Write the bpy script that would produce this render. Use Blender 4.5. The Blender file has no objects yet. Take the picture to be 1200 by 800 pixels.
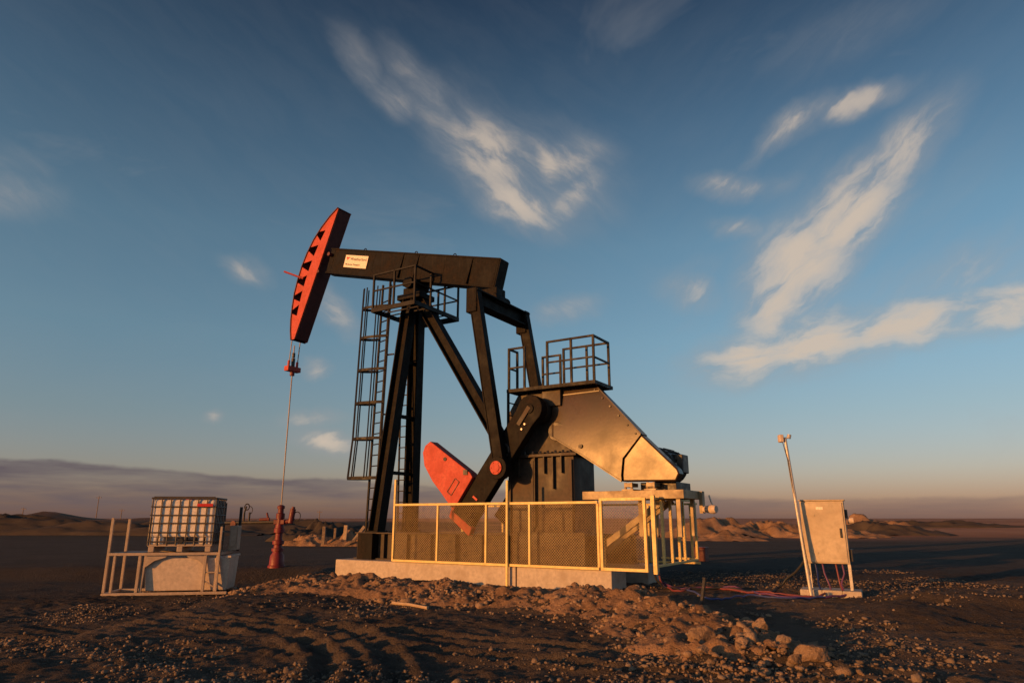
import bpy, math, random
import numpy as np
from mathutils import Vector, Matrix

random.seed(7)
scene = bpy.context.scene
COL = scene.collection
R = math.radians

# ------------------------------------------------------------------ camera, sky, sun, exposure
cam_d = bpy.data.cameras.new('camera')
cam_d.lens = 24.0
cam_d.sensor_width = 36.0
cam_d.clip_start = 0.1
cam_d.clip_end = 20000
cam = bpy.data.objects.new('camera', cam_d)
COL.objects.link(cam)
cam.location = (0, 0, 1.4)
cam.rotation_euler = (R(90) + math.atan(207 / 800), 0, 0)
scene.camera = cam

SUN_ELEV = R(6.8)
TO_SUN = Vector((-0.80, -0.60, 0)).normalized()
SUN_ROT = math.atan2(TO_SUN.x, TO_SUN.y)          # measured from +Y towards +X
SKY_STRENGTH = 0.085
SUN_STRENGTH = 4.8
EXPOSURE = 0.0

world = bpy.data.worlds.new('World')
scene.world = world
world.use_nodes = True
world.cycles.sampling_method = 'MANUAL'
world.cycles.sample_map_resolution = 256


class NT:
    """tiny expression helper for shader node trees"""
    def __init__(self, tree):
        self.t = tree
        self.n = tree.nodes
        self.l = tree.links

    def put(self, sock, val):
        if hasattr(val, 'is_linked') or isinstance(val, bpy.types.NodeSocket):
            self.l.new(val, sock)
        else:
            sock.default_value = val

    def math(self, op, a, b=0.0, c=None, clamp=False):
        nd = self.n.new('ShaderNodeMath')
        nd.operation = op
        nd.use_clamp = clamp
        self.put(nd.inputs[0], a)
        self.put(nd.inputs[1], b)
        if c is not None:
            self.put(nd.inputs[2], c)
        return nd.outputs[0]

    def add(self, a, b): return self.math('ADD', a, b)
    def sub(self, a, b): return self.math('SUBTRACT', a, b)
    def mul(self, a, b): return self.math('MULTIPLY', a, b)

    def vec(self, x, y, z):
        nd = self.n.new('ShaderNodeCombineXYZ')
        for s, v in zip(nd.inputs, (x, y, z)):
            self.put(s, v)
        return nd.outputs[0]

    def noise(self, v, scale, detail=4, rough=0.5, dist=0.0, color=False, lac=2.0):
        nd = self.n.new('ShaderNodeTexNoise')
        if v is not None:
            self.l.new(v, nd.inputs['Vector'])
        nd.inputs['Scale'].default_value = scale
        nd.inputs['Detail'].default_value = detail
        nd.inputs['Roughness'].default_value = rough
        nd.inputs['Distortion'].default_value = dist
        nd.inputs['Lacunarity'].default_value = lac
        return nd.outputs['Color' if color else 'Fac']

    def ramp(self, fac, a, b, smooth=True):
        nd = self.n.new('ShaderNodeMapRange')
        nd.interpolation_type = 'SMOOTHSTEP' if smooth else 'LINEAR'
        self.put(nd.inputs['Value'], fac)
        self.put(nd.inputs['From Min'], a)
        self.put(nd.inputs['From Max'], b)
        nd.clamp = True
        return nd.outputs['Result']

    def maprange(self, fac, a, b, c, d):
        nd = self.n.new('ShaderNodeMapRange')
        for k, v in zip(('Value', 'From Min', 'From Max', 'To Min', 'To Max'), (fac, a, b, c, d)):
            self.put(nd.inputs[k], v)
        return nd.outputs['Result']

    def mix(self, fac, a, b, mode='MIX'):
        nd = self.n.new('ShaderNodeMix')
        nd.data_type = 'RGBA'
        nd.blend_type = mode
        nd.clamp_factor = True
        self.put(nd.inputs[0], fac)
        for s, v in ((nd.inputs[6], a), (nd.inputs[7], b)):
            if isinstance(v, tuple):
                s.default_value = (v[0], v[1], v[2], 1)
            else:
                self.l.new(v, s)
        return nd.outputs[2]


def build_world():
    t = NT(world.node_tree)
    t.n.clear()
    out = t.n.new('ShaderNodeOutputWorld')
    bg = t.n.new('ShaderNodeBackground')
    bg.inputs['Strength'].default_value = SKY_STRENGTH
    t.l.new(bg.outputs[0], out.inputs[0])
    sky = t.n.new('ShaderNodeTexSky')
    sky.sky_type = 'NISHITA'
    sky.sun_disc = False
    sky.sun_elevation = SUN_ELEV
    sky.sun_rotation = SUN_ROT
    sky.altitude = 300
    sky.air_density = 1.0
    sky.dust_density = 1.2
    sky.ozone_density = 1.6
    tc = t.n.new('ShaderNodeTexCoord')
    d = tc.outputs['Generated']
    sp = t.n.new('ShaderNodeSeparateXYZ')
    t.l.new(d, sp.inputs[0])
    x, y, z = sp.outputs
    DEG = 180 / math.pi
    az = t.mul(t.math('ARCTAN2', x, y), DEG)
    el = t.mul(t.math('ARCSINE', z), DEG)
    # wind-drawn warp of the cloud coordinates
    w1 = t.noise(d, 5.5, 3, 0.55, 0, True)
    w2 = t.noise(d, 24.0, 3, 0.6, 0, True)
    s1 = t.n.new('ShaderNodeSeparateColor'); t.l.new(w1, s1.inputs[0])
    s2 = t.n.new('ShaderNodeSeparateColor'); t.l.new(w2, s2.inputs[0])
    azw = t.add(az, t.add(t.mul(t.sub(s1.outputs[0], .5), 2.4), t.mul(t.sub(s2.outputs[0], .5), 1.2)))
    elw = t.add(el, t.add(t.mul(t.sub(s1.outputs[1], .5), 2.4), t.mul(t.sub(s2.outputs[1], .5), 1.2)))
    strokes = [   # azimuth, elevation of both ends, half widths, opacity
        # comma-shaped wisp above the machine
        (-16.5,37.3,-11.4,33.6,0.5,0.9,0.39),(-12.0,34.1,-9.6,33.2,0.9,0.9,0.44),(-11.0,36.4,-4.4,31.0,0.8,1.3,0.47),
        (-5.8,32.0,1.5,26.8,1.5,1.9,0.65),(-3.6,27.6,3.6,24.2,1.0,1.2,0.68),(-1.0,29.6,3.5,27.5,1.3,1.3,0.44),
        (2.6,28.6,7.6,29.4,1.2,1.2,0.59),(3.0,29.9,4.1,27.6,0.8,0.8,0.72),(3.2,24.3,8.3,28.6,1.0,0.8,0.55),
        (-13.8,36.1,-3.5,35.6,0.5,0.6,0.16),(2.0,32.5,8.0,31.0,0.8,0.6,0.13),
        (-3.2,29.6,7.2,26.9,2.1,2.1,0.46),(-8.5,34.4,-1.0,30.2,1.5,1.8,0.30),
        # tall plume and its foot on the right
        (35.2,28.2,29.4,23.6,0.9,1.4,0.62),(31.2,25.2,24.6,19.6,1.3,1.9,0.85),(26.8,21.6,21.6,17.0,1.8,2.0,0.85),
        (23.6,18.8,20.6,14.0,1.7,1.3,0.75),(15.9,12.2,23.6,13.4,0.8,1.5,0.95),(29.0,13.7,41.0,14.0,0.8,0.8,0.55),(19.0,13.0,29.8,13.5,1.3,1.3,0.90),
        (26.0,13.3,36.0,14.1,1.0,0.9,0.92),(32.0,13.9,43.0,14.4,0.9,0.9,0.95),(18.8,13.6,23.2,15.0,0.7,1.0,0.5),
        (24.0,16.6,36.0,16.2,1.4,1.6,0.20),(30.0,20.0,38.0,25.0,2.0,2.4,0.14),(22.5,20.5,27.5,26.5,1.6,1.6,0.16),
        # streaks left of the plume
        (22.6,28.6,27.0,30.2,0.5,0.7,0.62),(25.6,30.0,33.4,30.0,0.6,0.4,0.62),(20.0,26.6,24.2,29.4,0.5,0.5,0.28),
        (17.4,26.4,21.6,25.4,0.5,0.7,0.62),(19.6,25.0,26.0,25.6,0.5,0.6,0.25),(18.2,22.9,21.6,22.0,0.5,0.5,0.50),
        (13.4,18.6,16.8,17.8,0.8,0.9,0.53),(12.0,19.6,19.4,19.8,0.6,0.6,0.20),(24.4,34.2,35.0,35.2,0.8,1.5,0.22),
        (30.5,16.0,40.0,17.8,0.9,1.7,0.43),
        # small wisps
        (-23.9,19.3,-21.0,18.3,0.55,0.55,0.48),(-16.3,17.5,-13.5,14.9,0.55,0.65,0.60),(-16.5,12.1,-16.0,11.4,0.5,0.55,0.57),
        (-16.9,6.4,-13.4,5.2,0.42,0.5,0.90),(-18.4,7.5,-14.4,7.7,0.36,0.36,0.51),(1.8,16.3,7.4,17.7,0.55,0.7,0.42),
        (-40.5,20.8,-36.8,21.7,0.8,0.8,0.42),(-40.5,23.1,-37.4,23.5,0.55,0.45,0.27),(-24.2,7.6,-23.2,7.65,0.28,0.28,0.52)]
    acc = None
    pv = t.vec(t.mul(azw, t.math('COSINE', t.mul(el, math.pi / 180))), elw, 0.0)
    for (a0, e0, a1, e1, r0, r1, op) in strokes:
        c0, c1 = math.cos(R(e0)), math.cos(R(e1))  # degrees of azimuth shrink with elevation
        x0, x1 = a0 * c0, a1 * c1
        mpn = t.n.new('ShaderNodeMapping')
        mpn.vector_type = 'TEXTURE'
        mpn.inputs['Location'].default_value = ((x0 + x1) / 2, (e0 + e1) / 2, 0)
        mpn.inputs['Rotation'].default_value = (0, 0, math.atan2(e1 - e0, x1 - x0))
        rr = (r0 + r1) / 2
        mpn.inputs['Scale'].default_value = (math.hypot(x1 - x0, e1 - e0) * .74 + rr * 1.6, rr * 2.9, 1)
        t.l.new(pv, mpn.inputs[0])
        ln = t.n.new('ShaderNodeVectorMath')
        ln.operation = 'LENGTH'
        t.l.new(mpn.outputs[0], ln.inputs[0])
        mr = t.n.new('ShaderNodeMapRange')
        mr.interpolation_type = 'SMOOTHSTEP'
        t.l.new(ln.outputs['Value'], mr.inputs['Value'])
        for k_, v_ in (('From Min', 1.15), ('From Max', 0.0), ('To Min', 0.0), ('To Max', min(1.0, op * 1.25))):
            mr.inputs[k_].default_value = v_
        acc = mr.outputs[0] if acc is None else t.math('SMOOTH_MAX', acc, mr.outputs[0], 0.10)
    # fibres inside the clouds and faint cirrus everywhere else in the sky
    mp = t.n.new('ShaderNodeMapping'); mp.vector_type = 'POINT'
    mp.inputs['Rotation'].default_value = (0.5, 0.75, 0.35)
    mp.inputs['Scale'].default_value = (1, 1.2, 2.0)
    t.l.new(d, mp.inputs[0])
    # fibres drawn out by the wind: one lie over the machine, another for the plume on the right
    flds = []
    for th_ in (-34, 42, 5):
        mf = t.n.new('ShaderNodeMapping')
        mf.vector_type = 'TEXTURE'
        mf.inputs['Rotation'].default_value = (0, 0, R(th_))
        mf.inputs['Scale'].default_value = (5.5, 1.9, 1)
        t.l.new(pv, mf.inputs[0])
        flds.append(t.noise(mf.outputs[0], 1.0, 6, 0.60, 0.35))
    side = t.ramp(az, 8, 16)
    fib = t.add(t.mul(flds[0], t.sub(1.0, side)), t.mul(flds[1], side))
    low = t.ramp(el, 16.5, 14.5)
    fib = t.add(t.mul(fib, t.sub(1.0, low)), t.mul(flds[2], low))
    e01 = t.maprange(fib, 0.30, 0.70, 0.0, 1.0)
    # thin edges break up into fibres, the cores stay fuller
    acc = t.math('POWER', acc, 1.12)
    acc = t.mul(acc, t.math('MULTIPLY_ADD', t.ramp(t.add(e01, t.mul(acc, .25)), 0.0, 1.1), .58, .44))
    cir = t.noise(mp.outputs[0], 3.1, 5, 0.6, 0.5)
    cir = t.mul(t.ramp(cir, 0.54, 0.80), 0.20)
    acc = t.math('MINIMUM', t.math('MAXIMUM', acc, cir), 0.92)
    above = t.ramp(el, 0.5, 4.0)
    acc = t.mul(acc, above)
    # deep dusk zenith, clear bright band lower down, warm rim (same all round the compass)
    cr = t.n.new('ShaderNodeValToRGB')
    t.l.new(t.math('DIVIDE', el, 90.0, clamp=True), cr.inputs[0])
    el_ = cr.color_ramp.elements
    SKY_TONE = [(0.0, (1.42, .92, 1.35)), (3.5, (1.52, 1.24, 1.52)), (8, (1.45, 1.42, 1.55)), (14, (1.46, 1.66, 1.72)),
                (22, (1.38, 1.66, 1.68)), (31, (.95, 1.22, 1.32)), (41, (.34, .55, .72)), (60, (.28, .42, .58))]
    while len(el_) < len(SKY_TONE):
        el_.new(0.5)
    for e_, (a_, c_) in zip(el_, SKY_TONE):
        e_.position = a_ / 90
        e_.color = tuple(v_ / 2 for v_ in c_) + (1,)
    skyc = t.mix(1.0, sky.outputs[0], cr.outputs[0], 'MULTIPLY')
    skyc = t.mix(1.0, skyc, (2.0, 2.0, 2.0), 'MULTIPLY')
    # cloud colour: sun-warm, greyer where thin; scaled to the sky's physical units
    K = 1.0 / SKY_STRENGTH
    warm = (0.62 * K, 0.51 * K, 0.41 * K)
    cool = (0.34 * K, 0.33 * K, 0.33 * K)
    cc = t.mix(t.ramp(t.add(acc, t.mul(t.sub(fib, .5), .6)), 0.25, 0.75), cool, warm)
    c = t.mix(acc, skyc, cc)
    # low stratus bank near the horizon, thickest to the left
    bn = t.noise(mp.outputs[0], 9, 4, 0.55)
    mp2 = t.n.new('ShaderNodeMapping')
    mp2.inputs['Scale'].default_value = (1, 1, 9)
    t.l.new(d, mp2.inputs[0])
    st = t.noise(mp2.outputs[0], 6, 4, 0.55)
    top = t.maprange(az, -40, 20, 4.2, 1.5)
    edge = t.sub(t.add(top, t.mul(t.sub(bn, .5), 1.1)), el)
    bank = t.mul(t.ramp(edge, -0.05, 0.28), t.maprange(az, -40, 25, 0.92, 0.5))
    bank = t.mul(bank, t.maprange(st, 0.35, 0.62, 1.08, 0.42))
    bank = t.mul(bank, t.maprange(el, 0.0, 2.0, 0.72, 1.0))
    c = t.mix(bank, c, (0.125 * K, 0.100 * K, 0.112 * K))
    t.l.new(c, bg.inputs['Color'])


build_world()

sun_d = bpy.data.lights.new('sun', 'SUN')
sun_d.energy = SUN_STRENGTH
sun_d.angle = R(0.55)
sun_d.color = (1.0, 0.39, 0.085)
sun = bpy.data.objects.new('sun', sun_d)
COL.objects.link(sun)
sd = -(TO_SUN * math.cos(SUN_ELEV) + Vector((0, 0, math.sin(SUN_ELEV))))
sun.rotation_euler = sd.to_track_quat('-Z', 'Y').to_euler()

scene.view_settings.view_transform = 'Standard'
scene.view_settings.look = 'None'
scene.view_settings.gamma = 1.0
scene.view_settings.exposure = EXPOSURE
scene.view_settings.use_curve_mapping = False
scene.cycles.max_bounces = 5
scene.cycles.diffuse_bounces = 3
scene.cycles.glossy_bounces = 2

# ------------------------------------------------------------------ materials
MATS = {}


def material(name, col, rough=0.6, metal=0.0, dirt=None, amount=0.3, scale=6.0, bump=0.0, bscale=40.0,
             rough_var=0.15, streak=0.0, coord='Object', spec=.5):
    m = bpy.data.materials.new(name)
    m.use_nodes = True
    t = NT(m.node_tree)
    bs = t.n['Principled BSDF']
    tc = t.n.new('ShaderNodeTexCoord')
    v = tc.outputs[coord]
    n1 = t.noise(v, scale, 6, 0.62, 0.2)
    n2 = t.noise(v, scale * 5.3, 4, 0.6)
    base = t.mix(t.maprange(n2, .3, .7, 0, 1), tuple(c * 0.8 for c in col), tuple(min(c * 1.18, 1) for c in col))
    if dirt:
        f = t.mul(t.ramp(t.add(n1, t.mul(t.sub(n2, .5), .35)), .62 - amount * .5, .86 - amount * .4), min(1, .35 + amount))
        if streak:
            mp = t.n.new('ShaderNodeMapping')
            mp.inputs['Scale'].default_value = (14, 14, .7)
            t.l.new(v, mp.inputs[0])
            n3 = t.noise(mp.outputs[0], 1.6, 4, .6)
            f = t.math('MAXIMUM', f, t.mul(t.ramp(n3, .5, .75), streak))
        base = t.mix(f, base, dirt)
    t.l.new(base, bs.inputs['Base Color'])
    t.put(bs.inputs['Roughness'], t.maprange(n1, .3, .7, rough - rough_var, rough + rough_var))
    bs.inputs['Metallic'].default_value = metal
    bs.inputs['Specular IOR Level'].default_value = spec
    if bump:
        b = t.n.new('ShaderNodeBump')
        b.inputs['Strength'].default_value = bump
        b.inputs['Distance'].default_value = 0.01
        t.l.new(t.noise(v, bscale, 5, .65), b.inputs['Height'])
        t.l.new(b.outputs[0], bs.inputs['Normal'])
    MATS[name] = m
    return m


DUST = (0.17, 0.115, 0.075)
material('black_paint', (0.0075, 0.0072, 0.0075), .62, 0, (0.036, 0.025, 0.018), .3, 2.6, .12, 30, streak=.5, spec=.11)
material('black_rail', (0.012, 0.011, 0.011), .55, 0, (0.05, 0.037, 0.028), .15, 5, .08, 40, spec=.2)
material('stand_paint', (0.045, 0.036, 0.029), .55, 0, (0.10, 0.07, 0.048), .4, 1.8, .15, 25, streak=.4, spec=.25)
material('red_paint', (0.50, 0.072, 0.048), .6, 0, (0.36, 0.075, 0.045), .32, 3, .08, 40, streak=.4, spec=.3)
material('head_shade_red', (0.085, 0.010, 0.009), .6, 0, (0.03, 0.012, 0.01), .3, 6, .1, 40)  # head red darkened: shade of its back and inside put into the colour
material('well_red', (0.19, 0.016, 0.019), .55, 0, (0.12, 0.03, 0.025), .3, 6, .1, 40)
material('dark_red_paint', (0.13, 0.014, 0.013), .55, 0, (0.07, 0.03, 0.025), .3, 6, .1, 40)
material('yellow_paint', (0.72, 0.54, 0.20), .5, 0, (0.35, 0.22, 0.08), .15, 7, .05, 40)
material('mesh_yellow', (0.36, 0.24, 0.08), .6, 0, (0.12, 0.075, 0.035), .3, 9)
material('cream_steel', (0.34, 0.25, 0.13), .5, 0, DUST, .25, 4, .06, 40, streak=.2)
material('guard_steel', (0.066, 0.039, 0.020), .31, 0, (0.03, 0.020, 0.013), .5, 1.3, .08, 16, rough_var=.06, streak=.6, spec=.30)
material('concrete', (0.46, 0.40, 0.34), .85, 0, (0.30, 0.24, 0.18), .3, 2.5, .25, 35, streak=.2)
material('white_plastic', (0.78, 0.71, 0.64), .45, 0, (0.45, 0.38, 0.31), .2, 4, .03, 30)
material('cage_steel', (0.085, 0.075, 0.068), .55, .2, DUST, .2, 8)
material('skid_paint', (0.42, 0.33, 0.25), .55, 0, (0.32, 0.24, 0.17), .25, 4, .05, 40, streak=.25)
material('bund_white', (0.60, 0.50, 0.41), .55, 0, (0.42, 0.33, 0.25), .25, 3, .04, 30, streak=.25)
material('cabinet_steel', (0.47, 0.40, 0.30), .5, .1, (0.33, 0.26, 0.19), .35, 1.6, .05, 18, streak=.2, spec=.25)
material('galvanised', (0.50, 0.47, 0.43), .45, .4, DUST, .2, 6)
material('dark_metal', (0.03, 0.028, 0.027), .5, .2, DUST, .2, 6)
material('rubber_black', (0.015, 0.015, 0.016), .6)
material('cable_purple', (0.12, 0.04, 0.13), .5, 0, DUST, .2, 10)
material('cable_red', (0.17, 0.04, 0.045), .5, 0, DUST, .2, 10)
material('cable_blue', (0.04, 0.06, 0.20), .5, 0, DUST, .2, 10)
material('plate_white', (0.80, 0.74, 0.62), .5)
material('ink_black', (0.02, 0.02, 0.02), .6)
material('ink_red', (0.55, 0.02, 0.02), .6)
material('wood_grey', (0.22, 0.16, 0.11), .8, 0, (0.10, 0.07, 0.05), .4, 6, .2, 30)
material('wood_pale', (0.45, 0.33, 0.21), .8, 0, (0.20, 0.14, 0.09), .3, 6, .2, 30)
material('motor_paint', (0.028, 0.027, 0.027), .5, 0, (0.09, 0.065, 0.045), .2, 5)
material('wire_rope', (0.34, 0.29, 0.24), .6, .1)


def earth(name, c1, c2, c3, scale=.5, bump=.6, bscale=14):
    m = bpy.data.materials.new(name)
    m.use_nodes = True
    t = NT(m.node_tree)
    bs = t.n['Principled BSDF']
    bs.inputs['Roughness'].default_value = .95
    bs.inputs['Specular IOR Level'].default_value = .15
    geo = t.n.new('ShaderNodeNewGeometry')
    v = geo.outputs['Position']
    a = t.noise(v, scale, 7, .6, .3)
    b = t.noise(v, scale * 9, 5, .65)
    g = t.noise(v, 28, 3, .6)
    col = t.mix(t.ramp(a, .36, .64), c1, c2)
    col = t.mix(t.mul(t.ramp(b, .5, .75), .6), col, c3)
    col = t.mix(t.mul(t.ramp(g, .55, .8), .35), col, tuple(min(1, c * 1.7) for c in c2))
    t.l.new(col, bs.inputs['Base Color'])
    bm = t.n.new('ShaderNodeBump')
    bm.inputs['Strength'].default_value = bump
    bm.inputs['Distance'].default_value = .05
    hn = t.add(t.noise(v, bscale, 6, .68), t.mul(t.noise(v, bscale * 4.5, 3, .6), .3))
    t.l.new(hn, bm.inputs['Height'])
    t.l.new(bm.outputs[0], bs.inputs['Normal'])
    MATS[name] = m
    return m


# ground: grey-brown pad near the well, redder desert beyond
def ground_material():
    m = earth('pad_earth', (0.060, 0.048, 0.040), (0.125, 0.095, 0.073), (0.042, 0.034, 0.029), .35, 1.0, 16)
    t = NT(m.node_tree)
    bs = t.n['Principled BSDF']
    old = bs.inputs['Base Color'].links[0].from_socket
    geo = t.n.new('ShaderNodeNewGeometry')
    sp = t.n.new('ShaderNodeSeparateXYZ')
    t.l.new(geo.outputs['Position'], sp.inputs[0])
    w = t.noise(geo.outputs['Position'], .05, 5, .6)
    far = t.ramp(t.add(sp.outputs[1], t.mul(t.sub(w, .5), 30)), 44, 60)
    n = t.noise(geo.outputs['Position'], .03, 6, .65)
    desert = t.mix(t.ramp(n, .35, .65), (0.30, 0.145, 0.08), (0.44, 0.24, 0.145))
    # the country to the left of the well is coloured darker
    left_dark = t.mul(t.ramp(t.add(sp.outputs[0], t.mul(t.sub(w, .5), 40)), 12, -12), t.ramp(sp.outputs[1], 260, 200))
    desert = t.mix(left_dark, desert, (0.05, 0.042, 0.034))
    # the graded pad round the machine is coloured darker than the bare dirt foreground
    pad_ = t.ramp(t.add(sp.outputs[1], t.mul(t.sub(t.noise(geo.outputs['Position'], .4, 4, .6), .5), 4)), 14.5, 18)
    gn = t.noise(geo.outputs['Position'], 1.3, 5, .65)
    old = t.mix(t.mul(pad_, .8), old, t.mix(gn, (0.030, 0.028, 0.028), (0.058, 0.050, 0.045)))
    col = t.mix(far, old, desert)
    t.l.new(col, bs.inputs['Base Color'])
    return m


ground_material()
earth('mound_earth', (0.24, 0.145, 0.085), (0.37, 0.228, 0.138), (0.13, 0.082, 0.053), .7, 1.0, 18)
earth('stone', (0.24, 0.162, 0.108), (0.38, 0.265, 0.18), (0.14, 0.10, 0.07), 3.4, .8, 20)
earth('pad_stone', (0.13, 0.10, 0.08), (0.27, 0.205, 0.155), (0.06, 0.05, 0.044), 2.0, .6, 20)
earth('far_hill', (0.05, 0.042, 0.036), (0.09, 0.07, 0.056), (0.04, 0.034, 0.03), .05, .6, 1.5)


# ------------------------------------------------------------------ mesh helpers
class MB:
    def __init__(self):
        self.v = []
        self.f = []

    def raw(self, vs, fs):
        o = len(self.v)
        self.v += [tuple(p) for p in vs]
        self.f += [tuple(i + o for i in f) for f in fs]
        return self

    def box(self, x0, x1, y0, y1, z0, z1):
        vs = [(x, y, z) for x in (x0, x1) for y in (y0, y1) for z in (z0, z1)]
        return self.raw(vs, [(0, 1, 3, 2), (4, 6, 7, 5), (0, 4, 5, 1), (2, 3, 7, 6), (0, 2, 6, 4), (1, 5, 7, 3)])

    def bar(self, p0, p1, w, h=None, up=(0, 0, 1), ext=0.0):
        """rectangular bar; w is across, h along the 'up' side"""
        h = w if h is None else h
        p0, p1 = Vector(p0), Vector(p1)
        d = (p1 - p0).normalized()
        p0, p1 = p0 - d * ext, p1 + d * ext
        u = Vector(up)
        if abs(d.dot(u.normalized())) > .98:
            u = Vector((0, 1, 0)) if abs(d.y) < .9 else Vector((1, 0, 0))
        s = d.cross(u).normalized()
        u = s.cross(d).normalized()
        vs = []
        for p in (p0, p1):
            for a, b in ((-1, -1), (1, -1), (1, 1), (-1, 1)):
                vs.append(p + s * a * w / 2 + u * b * h / 2)
        return self.raw(vs, [(3, 2, 1, 0), (4, 5, 6, 7), (0, 1, 5, 4), (1, 2, 6, 5), (2, 3, 7, 6), (3, 0, 4, 7)])

    def ibeam(self, p0, p1, w, h, tf=.03, tw=.025, up=(0, 0, 1)):
        p0, p1 = Vector(p0), Vector(p1)
        d = (p1 - p0).normalized()
        s = d.cross(Vector(up)).normalized()
        u = s.cross(d).normalized()
        o = u * (h / 2 - tf / 2)
        self.bar(p0 + o, p1 + o, w, tf, up)
        self.bar(p0 - o, p1 - o, w, tf, up)
        return self.bar(p0, p1, tw, h - 2 * tf + .002, up)

    def tube(self, p0, p1, r, n=10, r1=None):
        r1 = r if r1 is None else r1
        p0, p1 = Vector(p0), Vector(p1)
        d = (p1 - p0).normalized()
        a = Vector((0, 0, 1)) if abs(d.z) < .9 else Vector((1, 0, 0))
        s = d.cross(a).normalized()
        u = s.cross(d)
        vs = []
        for p, rr in ((p0, r), (p1, r1)):
            for k in range(n):
                t = 2 * math.pi * k / n
                vs.append(p + s * math.cos(t) * rr + u * math.sin(t) * rr)
        fs = [(k, (k + 1) % n, n + (k + 1) % n, n + k) for k in range(n)]
        fs += [tuple(range(n))[::-1], tuple(range(n, 2 * n))]
        return self.raw(vs, fs)

    def path(self, pts, r, n=8):
        pts = [Vector(p) for p in pts]
        vs, fs = [], []
        for i, p in enumerate(pts):
            d = (pts[min(i + 1, len(pts) - 1)] - pts[max(i - 1, 0)]).normalized()
            a = Vector((0, 0, 1)) if abs(d.z) < .9 else Vector((1, 0, 0))
            s = d.cross(a).normalized()
            u = s.cross(d)
            for k in range(n):
                t = 2 * math.pi * k / n
                vs.append(p + s * math.cos(t) * r + u * math.sin(t) * r)
        for i in range(len(pts) - 1):
            for k in range(n):
                fs.append((i * n + k, i * n + (k + 1) % n, (i + 1) * n + (k + 1) % n, (i + 1) * n + k))
        fs += [tuple(range(n))[::-1], tuple(range((len(pts) - 1) * n, len(pts) * n))]
        return self.raw(vs, fs)

    def prism(self, poly, y0, y1):
        """polygon in x-z extruded along y"""
        n = len(poly)
        vs = [(x, y0, z) for x, z in poly] + [(x, y1, z) for x, z in poly]
        fs = [tuple(range(n))[::-1], tuple(range(n, 2 * n))]
        fs += [(k, (k + 1) % n, n + (k + 1) % n, n + k) for k in range(n)]
        return self.raw(vs, fs)

    def lathe(self, prof, c=(0, 0, 0), n=16):
        vs, fs = [], []
        for r, z in prof:
            for k in range(n):
                t = 2 * math.pi * k / n
                vs.append((c[0] + r * math.cos(t), c[1] + r * math.sin(t), c[2] + z))
        m = len(prof)
        for i in range(m - 1):
            for k in range(n):
                fs.append((i * n + k, i * n + (k + 1) % n, (i + 1) * n + (k + 1) % n, (i + 1) * n + k))
        fs += [tuple(range(n))[::-1], tuple(range((m - 1) * n, m * n))]
        return self.raw(vs, fs)

    def ring(self, c, nrm, r, t, n=20, m=6, a0=0.0, a1=2 * math.pi):
        nrm = Vector(nrm).normalized()
        a = Vector((0, 0, 1)) if abs(nrm.z) < .9 else Vector((1, 0, 0))
        s = nrm.cross(a).normalized()
        u = s.cross(nrm)
        pts = [Vector(c) + (s * math.cos(a0 + (a1 - a0) * k / n) + u * math.sin(a0 + (a1 - a0) * k / n)) * r
               for k in range(n + 1)]
        return self.path(pts, t, m)

    def build(self, name, mat, parent=None, bevel=0.0, smooth=False):
        me = bpy.data.meshes.new(name)
        me.from_pydata(self.v, [], self.f)
        import bmesh
        bm = bmesh.new()
        bm.from_mesh(me)
        bmesh.ops.recalc_face_normals(bm, faces=bm.faces[:])
        bm.to_mesh(me)
        bm.free()
        me.materials.append(MATS[mat])
        o = bpy.data.objects.new(name, me)
        COL.objects.link(o)
        o.parent = parent
        if smooth:
            me.polygons.foreach_set('use_smooth', [True] * len(me.polygons))
            try:
                md = o.modifiers.new('split', 'EDGE_SPLIT')
                md.split_angle = R(38)
            except Exception:
                pass
        if bevel:
            md = o.modifiers.new('bevel', 'BEVEL')
            md.width = bevel
            md.segments = 2
            md.limit_method = 'ANGLE'
            md.angle_limit = R(40)
        return o


def tag(o, label=None, cat=None, group=None, kind=None):
    if label: o['label'] = label
    if cat: o['category'] = cat
    if group: o['group'] = group
    if kind: o['kind'] = kind
    return o


def empty(name, loc=(0, 0, 0), rz=0.0):
    o = bpy.data.objects.new(name, None)
    COL.objects.link(o)
    o.location = loc
    o.rotation_euler = (0, 0, rz)
    o.empty_display_size = .3
    return o


def text_mesh(body, name, size, mat, parent, mtx):
    cu = bpy.data.curves.new(name, 'FONT')
    cu.body = body
    cu.size = size
    cu.extrude = .002
    ob = bpy.data.objects.new(name + '_tmp', cu)
    COL.objects.link(ob)
    dg = bpy.context.evaluated_depsgraph_get()
    me = bpy.data.meshes.new_from_object(ob.evaluated_get(dg))
    bpy.data.objects.remove(ob)
    me.transform(mtx)
    me.materials.clear()
    me.materials.append(MATS[mat])
    o = bpy.data.objects.new(name, me)
    COL.objects.link(o)
    o.parent = parent
    return o


# ------------------------------------------------------------------ terrain
rng = np.random.default_rng(11)
LAT = rng.random((8, 256, 256))


def vnoise(x, y, k=0):
    L = LAT[k % 8]
    xi, yi = np.floor(x).astype(int), np.floor(y).astype(int)
    fx, fy = x - xi, y - yi
    fx = fx * fx * fx * (fx * (fx * 6 - 15) + 10)
    fy = fy * fy * fy * (fy * (fy * 6 - 15) + 10)
    a, b = L[xi & 255, yi & 255], L[(xi + 1) & 255, yi & 255]
    c, d = L[xi & 255, (yi + 1) & 255], L[(xi + 1) & 255, (yi + 1) & 255]
    return (a * (1 - fx) + b * fx) * (1 - fy) + (c * (1 - fx) + d * fx) * fy - .5


def fbm(x, y, f, octv=4, g=.5, k=0):
    s, a = 0, 1.0
    for i in range(octv):
        s = s + a * vnoise(x * f + 17.3 * i, y * f - 9.1 * i, k + i)
        f *= 2.03
        a *= g
    return s


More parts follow.
